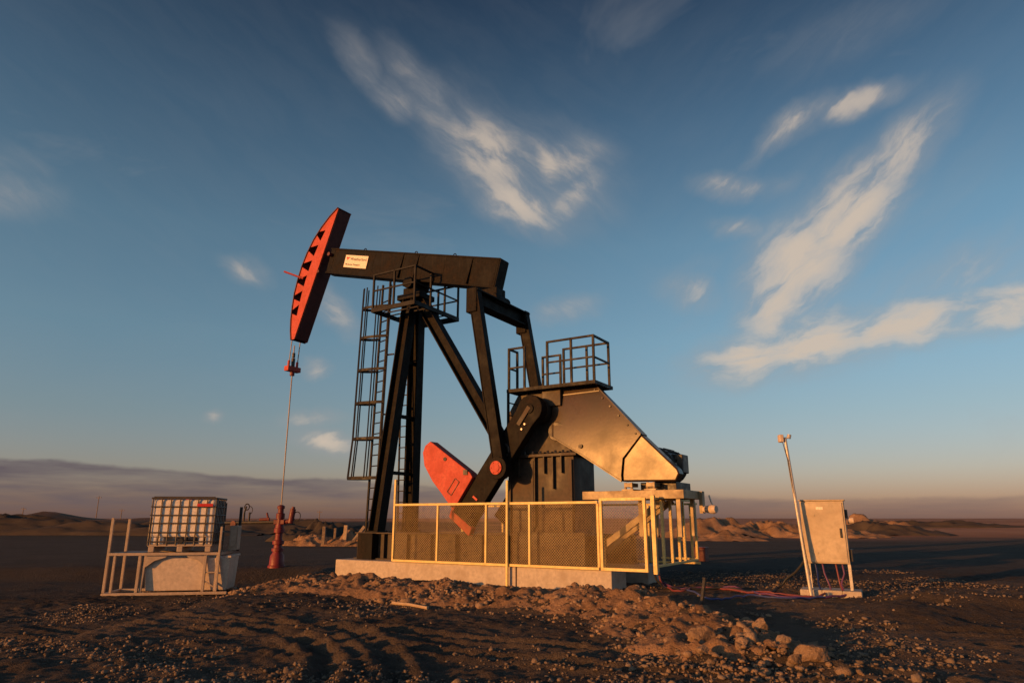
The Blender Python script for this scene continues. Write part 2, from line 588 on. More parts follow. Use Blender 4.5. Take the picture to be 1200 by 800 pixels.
def sstep(a, b, x):
    t = np.clip((x - a) / (b - a), 0, 1)
    return t * t * (3 - 2 * t)


CREST = [(-5.3,14.5,.05), (-4.6,14.85,.15), (-3.6,15.0,.19), (-2.54,14.3,.20), (-1.61,13.6,.21), (-.79,13.2,.22),
         (0,12.65,.22), (.85,12.05,.23), (1.5,11.6,.23), (2.0,10.9,.24), (2.3,10.0,.25), (2.5,9.2,.24),
         (2.6,8.4,.20), (2.7,7.8,.12), (2.75,7.4,.02)]


def ridge(x, y, pts):
    """distance to a polyline, height along it, and side (+ is the camera side)"""
    best = np.full(x.shape, 1e9)
    hh = np.zeros(x.shape)
    side = np.zeros(x.shape)
    for (x0, y0, h0), (x1, y1, h1) in zip(pts[:-1], pts[1:]):
        dx, dy = x1 - x0, y1 - y0
        L2 = dx * dx + dy * dy
        t = np.clip(((x - x0) * dx + (y - y0) * dy) / L2, 0, 1)
        ex, ey = x - x0 - t * dx, y - y0 - t * dy
        d = np.hypot(ex, ey)
        m = d < best
        best = np.where(m, d, best)
        hh = np.where(m, h0 + t * (h1 - h0), hh)
        side = np.where(m, -(dx * ey - dy * ex), side)
    return best, hh, side


SWELL = [(4.4,10.4,.02), (5.2,10.9,.18), (6.4,11.3,.26), (8.0,11.2,.27), (10.5,10.8,.24), (14,10.2,.18)]


TRACKS = [[(-3.6,9.9,.02), (-2.7,9.0,.045), (-2.0,7.9,.05), (-1.75,6.9,.05), (-1.65,5.5,.05)],
          [(-3.0,10.4,.02), (-2.0,9.2,.04), (-1.35,8.0,.045), (-1.05,6.9,.045), (-.95,5.5,.04)],
          [(-8,12.2,.03), (-4,10.4,.04), (0,8.6,.05), (3.2,7.0,.05), (6,5.6,.04)],
          [(-8,11.3,.03), (-4,9.5,.04), (0,7.7,.05), (3.0,6.2,.05), (5,5.2,.04)],
          [(5,9.6,.03), (7,9.2,.04), (10,8.9,.04), (14,8.8,.03)],
          [(5.5,8.6,.03), (8,8.0,.04), (12,7.6,.04)]]


def height(x, y):
    near = 1 - sstep(40, 70, y)
    h = .05 * fbm(x, y, .22, 3, .5, 0)
    rough = sstep(30, 12, y) * .9 + .25
    # graded pad round the machine is smoother than the churned foreground
    h = h + near * rough * (.055 * fbm(x, y, .7, 2, .5, 1) + .012 * fbm(x, y, 3.2, 2, .6, 2) + .022 * fbm(x, y, 11.0, 2, .8, 3))
    # wheel ruts running roughly along the bank
    ax, ay = .757, -.653
    al, ac = x * ax + y * ay, x * .653 + y * .757
    fore = sstep(13.5, 10.5, y + .75 * x * (x < 2.5) + 0) * sstep(18, 12, y)
    wob = .8 * fbm(al, ac, .18, 2, .5, 4)
    rut = np.abs(vnoise((ac + wob) * 1.15, al * .13, 5)) + .5 * np.abs(vnoise((ac + wob) * 2.7 + 9, al * .3, 6))
    h = h + fore * (.07 * (.32 - rut))
    # clods and churned lumps, sparse
    cl = np.clip(fbm(x, y, 3.4, 4, .72, 3) - .0, 0, 1)
    patch = sstep(-.12, .25, fbm(x, y, .33, 3, .55, 6))
    h = h + near * sstep(26, 13, y) * patch * .055 * cl
    for tr in TRACKS:
        d, hh, side = ridge(x, y, tr)
        d = d + .05 * fbm(x, y, 2.5, 2, .5, 4)
        h = h + hh * (-1.0 * np.exp(-(d / .11) ** 2) + .75 * np.exp(-((d - .2) / .07) ** 2)) * (1 + .8 * fbm(x, y, 6, 2, .5, 1))
    # gravel bank in front of the foundation
    d, hh, side = ridge(x, y, CREST)
    w = np.where(side > 0, 1.55, 1.0) * (1 + .35 * fbm(x, y, .8, 2, .5, 6))
    bank = np.clip(1 - d / w, 0, 1)
    bank = bank * bank * (3 - 2 * bank)
    h = h + hh * bank * (1 + .55 * fbm(x, y, 1.6, 3, .6, 7)) + bank * (.07 * fbm(x, y, 5.0, 3, .62, 2))
    # low swell on the right
    d, hh, side = ridge(x, y, SWELL)
    b2 = np.clip(1 - d / 2.0, 0, 1)
    h = h + hh * (b2 * b2 * (3 - 2 * b2)) * (1 + .8 * fbm(x, y, .9, 3, .6, 3))
    # the ground drops away a little on the left, under the skid
    h = h - .35 * sstep(-5.0, -6.6, x) * sstep(21.6, 20.0, y) * sstep(-26, -16, x)
    # far country: gentle rise and low swells
    far = sstep(55, 400, np.hypot(x, y))
    h = h + far * (.9 * fbm(x, y, .012, 4, .55, 5) * sstep(55, 300, y) + .35)
    h = h + sstep(45, 90, y) * (.35 * fbm(x, y, .11, 4, .55, 1) + .1)
    # low hill on the left skyline
    h = h + 2.6 * np.exp(-(((x + 146) / 9) ** 2 + ((y - 222) / 14) ** 2)) * (1 + .4 * fbm(x, y, .2, 3, .5, 2))
    h = h + 1.2 * np.exp(-(((x + 118) / 14) ** 2 + ((y - 230) / 14) ** 2))
    return h


def hz(x, y):
    return float(height(np.array([float(x)]), np.array([float(y)]))[0])


def axis(lo, hi, step, far0, far1, g):
    mid = list(np.arange(lo, hi + 1e-6, step))
    a, s = [], step
    p = hi
    while p < far1:
        s *= g
        p += s
        a.append(p)
    b, s = [], step
    p = lo
    while p > far0:
        s *= g
        p -= s
        b.append(p)
    return np.array(b[::-1] + mid + a)


def grid_mesh(name, X, Y, Z, mat):
    ny, nx = X.shape
    me = bpy.data.meshes.new(name)
    co = np.stack([X, Y, Z], -1).reshape(-1, 3).astype(np.float32)
    me.vertices.add(len(co))
    me.vertices.foreach_set('co', co.ravel())
    i = np.arange(ny * nx).reshape(ny, nx)
    q = np.stack([i[:-1, :-1], i[:-1, 1:], i[1:, 1:], i[1:, :-1]], -1).reshape(-1, 4)
    me.loops.add(q.size)
    me.loops.foreach_set('vertex_index', q.ravel().astype(np.int32))
    me.polygons.add(len(q))
    me.polygons.foreach_set('loop_start', np.arange(0, q.size, 4, dtype=np.int32))
    me.polygons.foreach_set('loop_total', np.full(len(q), 4, dtype=np.int32))
    me.update(calc_edges=True)
    me.polygons.foreach_set('use_smooth', np.ones(len(q), dtype=bool))
    me.materials.append(MATS[mat])
    o = bpy.data.objects.new(name, me)
    COL.objects.link(o)
    return o


xs = axis(-9.5, 10.5, .045, -9000, 9000, 1.045)
ys = axis(5.5, 19.0, .045, -400, 9000, 1.03)
X, Y = np.meshgrid(xs, ys)
ground = grid_mesh('ground', X, Y, height(X, Y), 'pad_earth')
tag(ground, kind='structure')

# pale dug-up gravel lies over the dark pad along the bank: one shell of earth sitting 1 cm proud of the ground
xb = np.arange(-6.0, 4.2, .04)
yb = np.arange(6.6, 16.4, .04)
XB, YB = np.meshgrid(xb, yb)
dB, hB, sB = ridge(XB, YB, CREST)
wB = np.where(sB > 0, 1.15, .8) * (1 + .35 * fbm(XB, YB, .8, 2, .5, 6)) + .25 * fbm(XB, YB, 2.2, 3, .6, 4)
ZB = height(XB, YB) + np.clip((wB - dB) * .12, -.06, .02) + .055 * np.clip(wB - dB, 0, .3) / .3 * 1.35 * (fbm(XB, YB, 5, 3, .8, 1) + .05)
keep = (dB < wB + .35) & (hB > .05)
bank = grid_mesh('earth_bank', XB, YB, ZB, 'mound_earth')
import bmesh
bm = bmesh.new()
bm.from_mesh(bank.data)
bm.verts.ensure_lookup_table()
kf = keep.ravel()
bmesh.ops.delete(bm, geom=[v for v in bm.verts if not kf[v.index]], context='VERTS')
bm.to_mesh(bank.data)
bm.free()
tag(bank, kind='structure')


def surf(x, y):
    """top of ground or bank shell"""
    a = hz(x, y)
    xa, ya = np.array([float(x)]), np.array([float(y)])
    d, h, s = ridge(xa, ya, CREST)
    w = np.where(s > 0, 1.15, .8) * (1 + .35 * fbm(xa, ya, .8, 2, .5, 6)) + .25 * fbm(xa, ya, 2.2, 3, .6, 4)
    if d[0] < w[0]:
        a += float(np.clip((w - d) * .12, -.06, .02)[0])
    return a


# spoil heaps and hillocks beyond the pad
def heap(name, x, y, rx, ry, h, mat, seed, rz=0.0, n=(56, 36)):
    u = np.linspace(-1, 1, n[0])
    v = np.linspace(-1, 1, n[1])
    U, V = np.meshgrid(u, v)
    r = np.sqrt(U * U + V * V)
    a = np.arctan2(V, U)
    rr = r * (1 + .25 * fbm(np.cos(a) * 2 + seed, np.sin(a) * 2, 1.0, 3, .6, seed))
    Z = h * np.clip(1 - rr, 0, 1) ** .8 * (1 + .9 * fbm(U * 3 + seed * 5, V * 3, 1.1, 4, .6, seed + 1)) - .25 * (rr > .97)
    Xw = x + (U * rx * math.cos(rz) - V * ry * math.sin(rz))
    Yw = y + (U * rx * math.sin(rz) + V * ry * math.cos(rz))
    Zw = Z + height(Xw, Yw) - .05
    o = grid_mesh(name, Xw, Yw, Zw, mat)
    tag(o, kind='structure')
    return o


heap('spoil_heap', 16.3, 56, 5.2, 3.2, 1.35, 'mound_earth', 1, .1)
heap('spoil_heap', 20.8, 57, 4.0, 3.0, 1.3, 'mound_earth', 2, -.1)
heap('spoil_heap', 24.5, 54, 4.0, 2.4, .8, 'mound_earth', 3)
heap('spoil_heap', 31.0, 60, 6.5, 3.0, .95, 'far_hill', 4)
heap('spoil_heap', 40.0, 80, 7.0, 3.0, 1.3, 'mound_earth', 5)
heap('spoil_heap', 56.0, 95, 14.0, 4.0, 1.2, 'far_hill', 6)
heap('spoil_heap', 14.0, 47, 3.0, 1.6, .55, 'mound_earth', 7)
heap('spoil_heap', -10.9, 38.5, 1.7, 1.4, .62, 'mound_earth', 2)
heap('spoil_heap', -8.6, 38.0, 1.8, 1.3, .6, 'mound_earth', 5)
heap('spoil_heap', -12.6, 46, 3.2, 2.4, 1.35, 'far_hill', 3)
heap('spoil_heap', -34, 62, 12, 4, 1.25, 'far_hill', 6)
heap('spoil_heap', -22, 70, 10, 4, 1.1, 'far_hill', 1)
heap('spoil_heap', -52, 75, 14, 5, 1.5, 'far_hill', 4)


# loose stones: thousands of small ones over the bank and the churned ground, too many to count
def stones(name, px, py, size, seed, mat='stone'):
    g = np.random.default_rng(seed)
    n = len(px)
    ph = (1 + 5 ** .5) / 2
    ico = np.array([(-1, ph, 0), (1, ph, 0), (-1, -ph, 0), (1, -ph, 0), (0, -1, ph), (0, 1, ph), (0, -1, -ph), (0, 1, -ph),
                    (ph, 0, -1), (ph, 0, 1), (-ph, 0, -1), (-ph, 0, 1)], float) / 1.9
    fc = np.array([(0, 11, 5), (0, 5, 1), (0, 1, 7), (0, 7, 10), (0, 10, 11), (1, 5, 9), (5, 11, 4), (11, 10, 2), (10, 7, 6),
                   (7, 1, 8), (3, 9, 4), (3, 4, 2), (3, 2, 6), (3, 6, 8), (3, 8, 9), (4, 9, 5), (2, 4, 11), (6, 2, 10), (8, 6, 7), (9, 8, 1)])
    V = ico[None] * (1 + .75 * (g.random((n, 12, 1)) - .5)) + .28 * (g.random((n, 12, 3)) - .5)
    V = V * (size[:, None, None] * (.65 + .7 * g.random((n, 1, 3))) * np.array([1, 1, .72]))
    th = g.random(n) * 6.283
    c, s = np.cos(th)[:, None], np.sin(th)[:, None]
    vx = V[..., 0] * c - V[..., 1] * s
    vy = V[..., 0] * s + V[..., 1] * c
    pz = height(px, py) + size * .25
    co = np.stack([vx + px[:, None], vy + py[:, None], V[..., 2] + pz[:, None]], -1).reshape(-1, 3).astype(np.float32)
    F = (fc[None] + (np.arange(n) * 12)[:, None, None]).reshape(-1, 3).astype(np.int32)
    me = bpy.data.meshes.new(name)
    me.vertices.add(len(co)); me.vertices.foreach_set('co', co.ravel())
    me.loops.add(F.size); me.loops.foreach_set('vertex_index', F.ravel())
    me.polygons.add(len(F))
    me.polygons.foreach_set('loop_start', np.arange(0, F.size, 3, dtype=np.int32))
    me.polygons.foreach_set('loop_total', np.full(len(F), 3, dtype=np.int32))
    me.update(calc_edges=True)
    me.materials.append(MATS[mat])
    o = bpy.data.objects.new(name, me)
    COL.objects.link(o)
    return o


g = np.random.default_rng(5)
N = 60000
px, py = g.uniform(-6, 4.2, N), g.uniform(6.6, 16.4, N)
d, hh, side = ridge(px, py, CREST)
prob = np.clip(1 - d / np.where(side > 0, 1.7, 1.0), 0, 1) * (.35 + 1.3 * (fbm(px, py, .9, 3, .6, 2) + .3))
k = (g.random(N) < prob) & (hh > .01)
px, py = px[k], py[k]
sz = .009 + .036 * g.random(len(px)) ** 3.0 + .04 * (g.random(len(px)) > .98)
tag(stones('bank_gravel', px, py, sz, 1), 'pale loose stones strewn over the earth bank before the foundation', 'gravel', kind='stuff')
N = 80000
px, py = g.uniform(-9, 10.5, N), 5.8 + 14 * g.random(N) ** 1.5
prob = np.clip(.30 + 2.6 * fbm(px, py, .5, 3, .6, 1), .02, 1)
k = g.random(N) < prob
px, py = px[k], py[k]
sz = .006 + .020 * g.random(len(px)) ** 2.4 + .024 * (g.random(len(px)) > .985)
tag(stones('pad_gravel', px, py, sz, 2, 'pad_stone'), 'small scattered stones lying across the dark churned ground', 'gravel', kind='stuff')


# the larger rocks at the near end of the bank, one by one
def rock(x, y, sx, sy, sz, seed, label, rz=0.0):
    import bmesh
    b = bmesh.new()
    bmesh.ops.create_icosphere(b, subdivisions=4, radius=1.0)
    rs = random.Random(seed)
    planes = []
    for _ in range(13):
        n = Vector((rs.gauss(0, 1), rs.gauss(0, 1), rs.gauss(0, 1))).normalized()
        planes.append((n, rs.uniform(.58, .9)))
    for v in b.verts:
        for n, dd in planes:
            e = v.co.dot(n) - dd
            if e > 0:
                v.co -= n * e * .93
    co = np.array([v.co[:] for v in b.verts])
    nn = .16 * fbm(co[:, 0] * 2 + seed, co[:, 1] * 2 + co[:, 2] * 1.7, 1.3, 4, .6, seed)
    for v, e in zip(b.verts, nn):
        v.co *= 1 + float(e)
        v.co = Vector((v.co.x * sx, v.co.y * sy, v.co.z * sz))
    me = bpy.data.meshes.new('rock')
    b.to_mesh(me)
    b.free()
    me.materials.append(MATS['stone'])
    o = bpy.data.objects.new('rock', me)
    COL.objects.link(o)
    o.location = (x, y, surf(x, y) + sz * .35)
    o.rotation_euler = (rs.uniform(-.2, .2), rs.uniform(-.2, .2), rz)
    tag(o, label, 'rock', 'rocks at the near end of the earth bank')
    return o


rock(2.10, 8.11, .16, .14, .13, 3, 'big angular rock alone at the left of the rubble, toward the camera', .4)
rock(1.92, 7.47, .075, .07, .06, 4, 'small rock on the ground below the big angular rock')
rock(2.81, 8.69, .10, .09, .09, 5, 'middling rock high on the rubble, left of the flat one', .9)
rock(2.79, 8.22, .10, .10, .08, 6, 'middling rock in the middle of the rubble heap')
rock(2.88, 7.85, .13, .09, .075, 7, 'long flat rock second from the right end of the rubble', .1)
rock(3.00, 7.38, .17, .14, .13, 8, 'largest rock, at the right end of the rubble nearest the camera', .2)
rock(2.80, 7.34, .08, .07, .06, 9, 'small rock touching the left side of the largest rock')
rock(3.10, 9.70, .11, .09, .09, 10, 'rock farthest back in the rubble, topmost of the heap', .7)
rock(2.41, 7.71, .075, .06, .05, 11, 'small low rock midway between the big angular rock and largest rock')
rock(1.75, 8.20, .08, .06, .06, 12, 'small rock left of the big angular rock, leftmost of the rubble')

# ------------------------------------------------------------------ the machine's frame of reference
YAW = R(31.8)
ORG = (1.985, 14.33, 0.0)
CA, SA = math.cos(YAW), math.sin(YAW)


def W(s, q):
    return (ORG[0] + s * CA + q * SA, ORG[1] - s * SA + q * CA)


# foundation of precast blocks
fnd = empty('concrete_foundation', ORG, -YAW)
tag(fnd, 'long pale precast concrete foundation under the pumpjack and yellow fence', 'foundation')
ZT = .385
for q0, q1 in ((0, .74), (2.0, 2.74)):
    for s0, s1 in ((-7.66, -2.245), (-2.215, 0)):
        MB().box(s0, s1, q0, q1, -.35, ZT).build('concrete_block', 'concrete', fnd, .018)

# ------------------------------------------------------------------ pumpjack
pj = empty('pumpjack', ORG, -YAW)
tag(pj, 'tall black beam pumpjack with red horse head and red counterweight', 'pumpjack')
QC = 1.40

# skid on the foundation
for q in (.55, 2.25):
    m = MB()
    m.ibeam((-7.45, q, .72), (-.35, q, .72), .26, .66, .03, .03)
    for s in np.arange(-7.2, -.4, .75):
        m.box(s - .012, s + .012, q - .115, q + .115, .42, 1.02)
    m.build('skid_beam', 'stand_paint', pj)
for s in (-7.2, -5.2, -3.2, -1.4):
    MB().box(s - .1, s + .1, .69, 2.11, .45, .98).build('cross_member', 'stand_paint', pj)

# samson post
for qf, qt in ((.72, 1.24), (2.08, 1.56)):
    leg = MB()
    leg.ibeam((-6.98, qf, 1.05), (-6.55, qt, 7.62), .30, .34, .035, .035, (0, 1, 0) if False else (1, 0, 0))
    leg.box(-7.2, -6.76, qf - .2, qf + .2, 1.051, 1.09)
    leg.build('samson_leg', 'black_paint', pj, .006)
MB().box(-7.22, -6.72, .3, .95, ZT + .002, 1.03).build('leg_pedestal', 'black_paint', pj, .01)
MB().box(-7.22, -6.72, 1.85, 2.5, ZT + .002, 1.03).build('leg_pedestal', 'black_paint', pj, .01)
for z in (2.6, 4.15, 5.7):
    t = (z - 1.05) / 6.57
    MB().bar((-6.98 + .43 * t, .72 + .52 * t, z), (-6.98 + .43 * t, 2.08 - .52 * t, z), .09, .09).build('cross_brace', 'black_paint', pj)
br = MB()
br.ibeam((-6.3, QC, 7.5), (-2.95, QC, 2.42), .3, .32, .035, .035)
br.build('rear_brace', 'black_paint', pj, .006)
# post head and saddle bearing
m = MB()
m.box(-6.92, -6.08, 1.05, 1.75, 7.5, 7.66)
m.box(-6.75, -6.35, 1.12, 1.68, 7.66, 7.86)
m.build('post_head', 'black_paint', pj, .015)
sb = MB().tube((-6.5, 1.0, 7.98), (-6.5, 1.8, 7.98), .17, 20)
sb.box(-6.78, -6.22, 1.1, 1.7, 7.94, 8.06)
sb.build('saddle_bearing', 'black_paint', pj, .01)

# walking beam, tilted head-up
BT = math.atan2(-1.56, 6.0)
bd = Vector((math.cos(BT), 0, math.sin(BT)))
bn = Vector((-math.sin(BT), 0, math.cos(BT)))
b0, b1 = Vector((-10.05, QC, 9.44)), Vector((-3.55, QC, 7.75))
m = MB()
m.ibeam(b0, b1, .40, .84, .045, .04)
for t_ in (.03, .30, .49, .545, .60, .72, .86, .985):
    c = b0 + (b1 - b0) * t_
    for sg in (-1, 1):
        m.bar(c - bn * .37 + Vector((0, sg * .1, 0)), c + bn * .37 + Vector((0, sg * .1, 0)), .03, .165, (0, 1, 0))
beam = m.build('walking_beam', 'black_paint', pj, .006)
end = MB().bar(b1 + bd * .012 - bn * .40, b1 + bd * .012 + bn * .40, .40, .024, tuple(bd)).build('end_plate', 'black_paint', beam)
# box plates closing the beam sides behind the head and over the tail bearing
BL = (b1 - b0).length
for sg in (-1, 1):
    c0 = b0 + Vector((0, sg * .172, 0))
    MB().bar(c0 + bd * .02, c0 + bd * (BL - .03), .012, .745).build('side_plate', 'black_paint', beam)
    for t_, w0, w1 in ((.475, .13, .05), (.565, .13, .05), (.86, .04, .10)):
        c = b0 + bd * BL * t_ + Vector((0, sg * .178, 0))
        oy = Vector((0, sg * .075, 0))
        vs = [c + bn * .37 - bd * .02, c + bn * .37 + bd * .02, c - bn * .37 - bd * .02, c - bn * .37 + bd * .02]
        vs += [c + bn * .37 + oy * .25 - bd * .02, c + bn * .37 + oy * .25 + bd * .02, c - bn * .37 + oy - bd * .02, c - bn * .37 + oy + bd * .02]
        MB().raw(vs, [(0, 1, 3, 2), (4, 6, 7, 5), (0, 2, 6, 4), (1, 5, 7, 3), (0, 4, 5, 1), (2, 3, 7, 6)]).build('beam_gusset', 'black_paint', beam)
for t_ in (.2, .52, .74):
    c = b0 + (b1 - b0) * t_ + bn * .42
    MB().ring(c + bn * .05, (0, 1, 0), .05, .014, 12, 6).build('lifting_eye', 'black_paint', beam)

# name plate with its lettering
pc = b0 + bd * 1.28 + bn * .02 + Vector((0, -.2, 0))
npl = MB().bar(pc - bd * .5, pc + bd * .5, .014, .40).build('name_plate', 'plate_white', beam)
tag(npl, 'white name plate with red emblem and black lettering')
M0 = Matrix(((bd.x, bn.x, 0, 0), (0, 0, -1, 0), (bd.z, bn.z, 0, 0), (0, 0, 0, 1)))


def on_plate(u, v):
    p = pc + bd * u + bn * v + Vector((0, -.0095, 0))
    return Matrix.Translation(p) @ M0


text_mesh('Weatherford', 'plate_lettering', .135, 'ink_black', beam, on_plate(-.265, .035))
text_mesh('Maximizer Pumpjack', 'plate_small_lettering', .078, 'ink_black', beam, on_plate(-.44, -.125))
em = MB()
for a, b_, c_ in (((-.45, .135), (-.37, .135), (-.40, .03)), ((-.36, .135), (-.29, .135), (-.38, .03))):
    vs = [pc + bd * u + bn * v + Vector((0, -.0105, 0)) for u, v in (a, b_, c_)]
    vs += [p + Vector((0, .003, 0)) for p in vs]
    em.raw(vs, [(0, 1, 2), (5, 4, 3), (0, 3, 4, 1), (1, 4, 5, 2), (2, 5, 3, 0)])
em.build('plate_emblem', 'ink_red', beam)

# horse head
H0, H1 = (-9.66, 11.12), (-11.27, 6.97)          # chord ends: top, bottom
arc_px = [(-9.68, 11.15), (-10.02, 10.93), (-10.38, 10.62), (-10.70, 10.26), (-10.97, 9.84), (-11.17, 9.42), (-11.31, 9.0),
          (-11.42, 8.55), (-11.47, 8.1), (-11.49, 7.65), (-11.46, 7.25), (-11.41, 6.97)]


def arc_at(t):
    f = t * (len(arc_px) - 1)
    i = min(int(f), len(arc_px) - 2)
    a, b = arc_px[i], arc_px[i + 1]
    return Vector((a[0] + (b[0] - a[0]) * (f - i), a[1] + (b[1] - a[1]) * (f - i)))


def chord_at(t):
    return Vector(H0) + (Vector(H1) - Vector(H0)) * t


QH0, QH1 = 1.13, 1.67
hh_root = MB()
# back plate along the chord
a, b = Vector((H0[0], QC, H0[1])), Vector((H1[0], QC, H1[1]))
cd = (b - a).normalized()
hh_root.bar(a + cd * .02, b - cd * .02, QH1 - QH0 - .03, .03, (cd.z, 0, -cd.x))
head = hh_root.build('horse_head', 'head_shade_red', pj)
tag(head, 'curved red horse head with row of dark triangular openings')
# curved track plate
m = MB()
for i in range(len(arc_px) - 1):
    (x0, z0), (x1, z1) = arc_px[i], arc_px[i + 1]
    m.bar((x0, QC, z0), (x1, QC, z1), QH1 - QH0 + .08, .03, (z0 - z1, 0, x1 - x0), .012)
m.build('track_plate', 'head_shade_red', head)
# side plates with triangular openings
gaps = [.225, .335, .445, .555, .665, .765]


def side_plate(q0, q1):
    pl = MB()
    # strip between chord and inner line, then webs between the openings
    n = 60
    def depth(t):      # share of the chord-to-arc width taken by the opening
        for gc in gaps:
            e = (t - gc) / .036
            if abs(e) <= 1:
                return .47
        return 0.0
    def shp(t):
        for gc in gaps:
            e = (t - gc)
            if -.040 <= e <= .040:
                return True
        return False
    # inner solid strip
    for i in range(n):
        t0, t1 = i / n, (i + 1) / n
        def line(t, k):
            c, r_ = chord_at(t), arc_at(t)
            p = c + (r_ - c) * k
            return (p.x, p.y)
        pl.prism([line(t0, .0), line(t1, .0), line(t1, .52), line(t0, .52)], q0, q1)
    # webs: between apexes on the arc and the feet of the next opening
    cuts = [0.0] + gaps + [1.0]
    for i in range(len(cuts) - 1):
        ta, tb = cuts[i], cuts[i + 1]
        ia = ta + (.040 if i > 0 else 0)
        ib = tb - (.040 if i < len(cuts) - 2 else 0)
        k = 8
        for j in range(k):
            f0, f1 = j / k, (j + 1) / k
            def pt(f, outer):
                t = (ta + (tb - ta) * f) if outer else (ia + (ib - ia) * f)
                if outer:
                    lo = ta + (.012 if i > 0 else 0); hi = tb - (.012 if i < len(cuts) - 2 else 0)
                    t = lo + (hi - lo) * f
                c, r_ = chord_at(t), arc_at(t)
                p = c + (r_ - c) * (1.0 if outer else .52)
                return (p.x, p.y)
            pl.prism([pt(f0, False), pt(f1, False), pt(f1, True), pt(f0, True)], q0, q1)
    return pl


side_plate(QH0 - .012, QH0 + .012).build('side_plate', 'red_paint', head)
side_plate(QH1 - .012, QH1 + .012).build('side_plate', 'red_paint', head)
# inner web and hinge lugs, locking bar sticking out in front
for t_ in (.1, .39, .61, .84):
    c, r_ = chord_at(t_), arc_at(t_)
    m = MB().bar((c.x, QC, c.y), (r_.x, QC, r_.y), QH1 - QH0 - .05, .02, (cd.x, 0, cd.z))
    m.build('inner_web', 'head_shade_red', head)
MB().bar((-11.05, 1.1, 8.98), (-11.55, .72, 9.2), .05, .05).build('locking_bar', 'red_paint', head)
MB().tube((-9.93, QH0 - .05, 9.6), (-9.93, QH1 + .05, 9.6), .06, 14).build('hinge_pin', 'dark_red_paint', head)
MB().tube((-10.38, QH0 - .035, 9.1), (-10.38, QH0 - .01, 9.1), .05, 12).build('side_bolt', 'dark_red_paint', head)

# bridle, carrier bar and polished rod
SR = -11.56
for q in (QC - .17, QC + .17):
    MB().path([(-11.43, q, 7.3), (-11.50, q, 6.95), (SR, q, 6.12)], .016, 8).build('bridle_rope', 'wire_rope', pj)
m = MB().box(SR - .1, SR + .1, QC - .26, QC + .26, 5.98, 6.14)
for q in (QC - .17, QC + .17):
    m.tube((SR, q, 6.0), (SR, q, 6.33), .04, 10)
cbm = m.build('carrier_bar', 'red_paint', pj, .012)
m = MB().tube((SR, QC, 6.14), (SR, QC, 6.42), .06, 12).tube((SR, QC, 6.45), (SR, QC, 6.6), .05, 12)
m.build('rod_clamp', 'dark_metal', cbm)
MB().tube((SR, QC, 5.85), (SR, QC, 5.98), .075, 12).build('load_cell', 'dark_red_paint', cbm)
MB().tube((SR, QC, 1.45), (SR, QC, 6.85), .019, 10).build('polished_rod', 'wire_rope', pj)

# tail bearing, equalizer, pitmans
m = MB().box(-4.05, -3.55, 1.18, 1.62, 7.05, 7.36)
m.tube((-3.62, 1.05, 7.02), (-3.62, 1.75, 7.02), .16, 18)
m.build('tail_bearing', 'black_paint', pj, .012)
m = MB()
m.ibeam((-3.58, .1, 6.78), (-3.58, 2.7, 6.78), .34, .40, .04, .05)
m.build('equalizer', 'black_paint', pj, .006)
PIN = Vector((-2.80, 0, 2.52))
for q in (.2, 2.6):
    m = MB()
    m.ibeam((-3.58, q, 6.95), (PIN.x, q, PIN.z + .18), .20, .29, .03, .16, (1, 0, 0))
    pit = m.build('pitman', 'black_paint', pj, .006)
    MB().box(-3.75, -3.43, q - .12, q + .12, 6.38, 7.02).build('pitman_head', 'black_paint', pit, .02)
    MB().tube((PIN.x, q - .13, PIN.z), (PIN.x, q + .13, PIN.z), .26, 24).build('wrist_bearing', 'black_paint', pit, .012)
    sgn = -1 if q < QC else 1
    cap = MB().tube((PIN.x, q + sgn * .13, PIN.z), (PIN.x, q + sgn * .165, PIN.z), .155, 24)
    cap.tube((PIN.x, q + sgn * .165, PIN.z), (PIN.x, q + sgn * .18, PIN.z), .10, 20)
    for k_ in range(6):
        an = k_ * math.pi / 3
        cap.tube((PIN.x + .125 * math.cos(an), q + sgn * .16, PIN.z + .125 * math.sin(an)),
                 (PIN.x + .125 * math.cos(an), q + sgn * .178, PIN.z + .125 * math.sin(an)), .016, 6)
    capo = cap.build('bearing_cap', 'red_paint', pit)
    tag(capo, 'round red cap of the wrist pin bearing')

# cranks with counterweights
c0 = Vector((-4.02, 1.30))
ce_ = Vector((-1.90, 4.10))
u_ = (ce_ - c0).normalized()
w_ = Vector((-u_.y, u_.x))


def crank_poly():
    p = [c0 - w_ * .28, c0 + w_ * .28]
    L = (ce_ - c0).length
    sh = c0 + u_ * (L - .3)
    p.append(c0 + u_ * (L - .55) + w_ * .29)
    for k_ in range(9):
        an = math.pi * (k_ / 8)
        p.append(sh + w_ * .33 * math.cos(an) + u_ * .33 * math.sin(an))
    p.append(c0 + u_ * (L - .55) - w_ * .29)
    return [(v.x, v.y) for v in p]


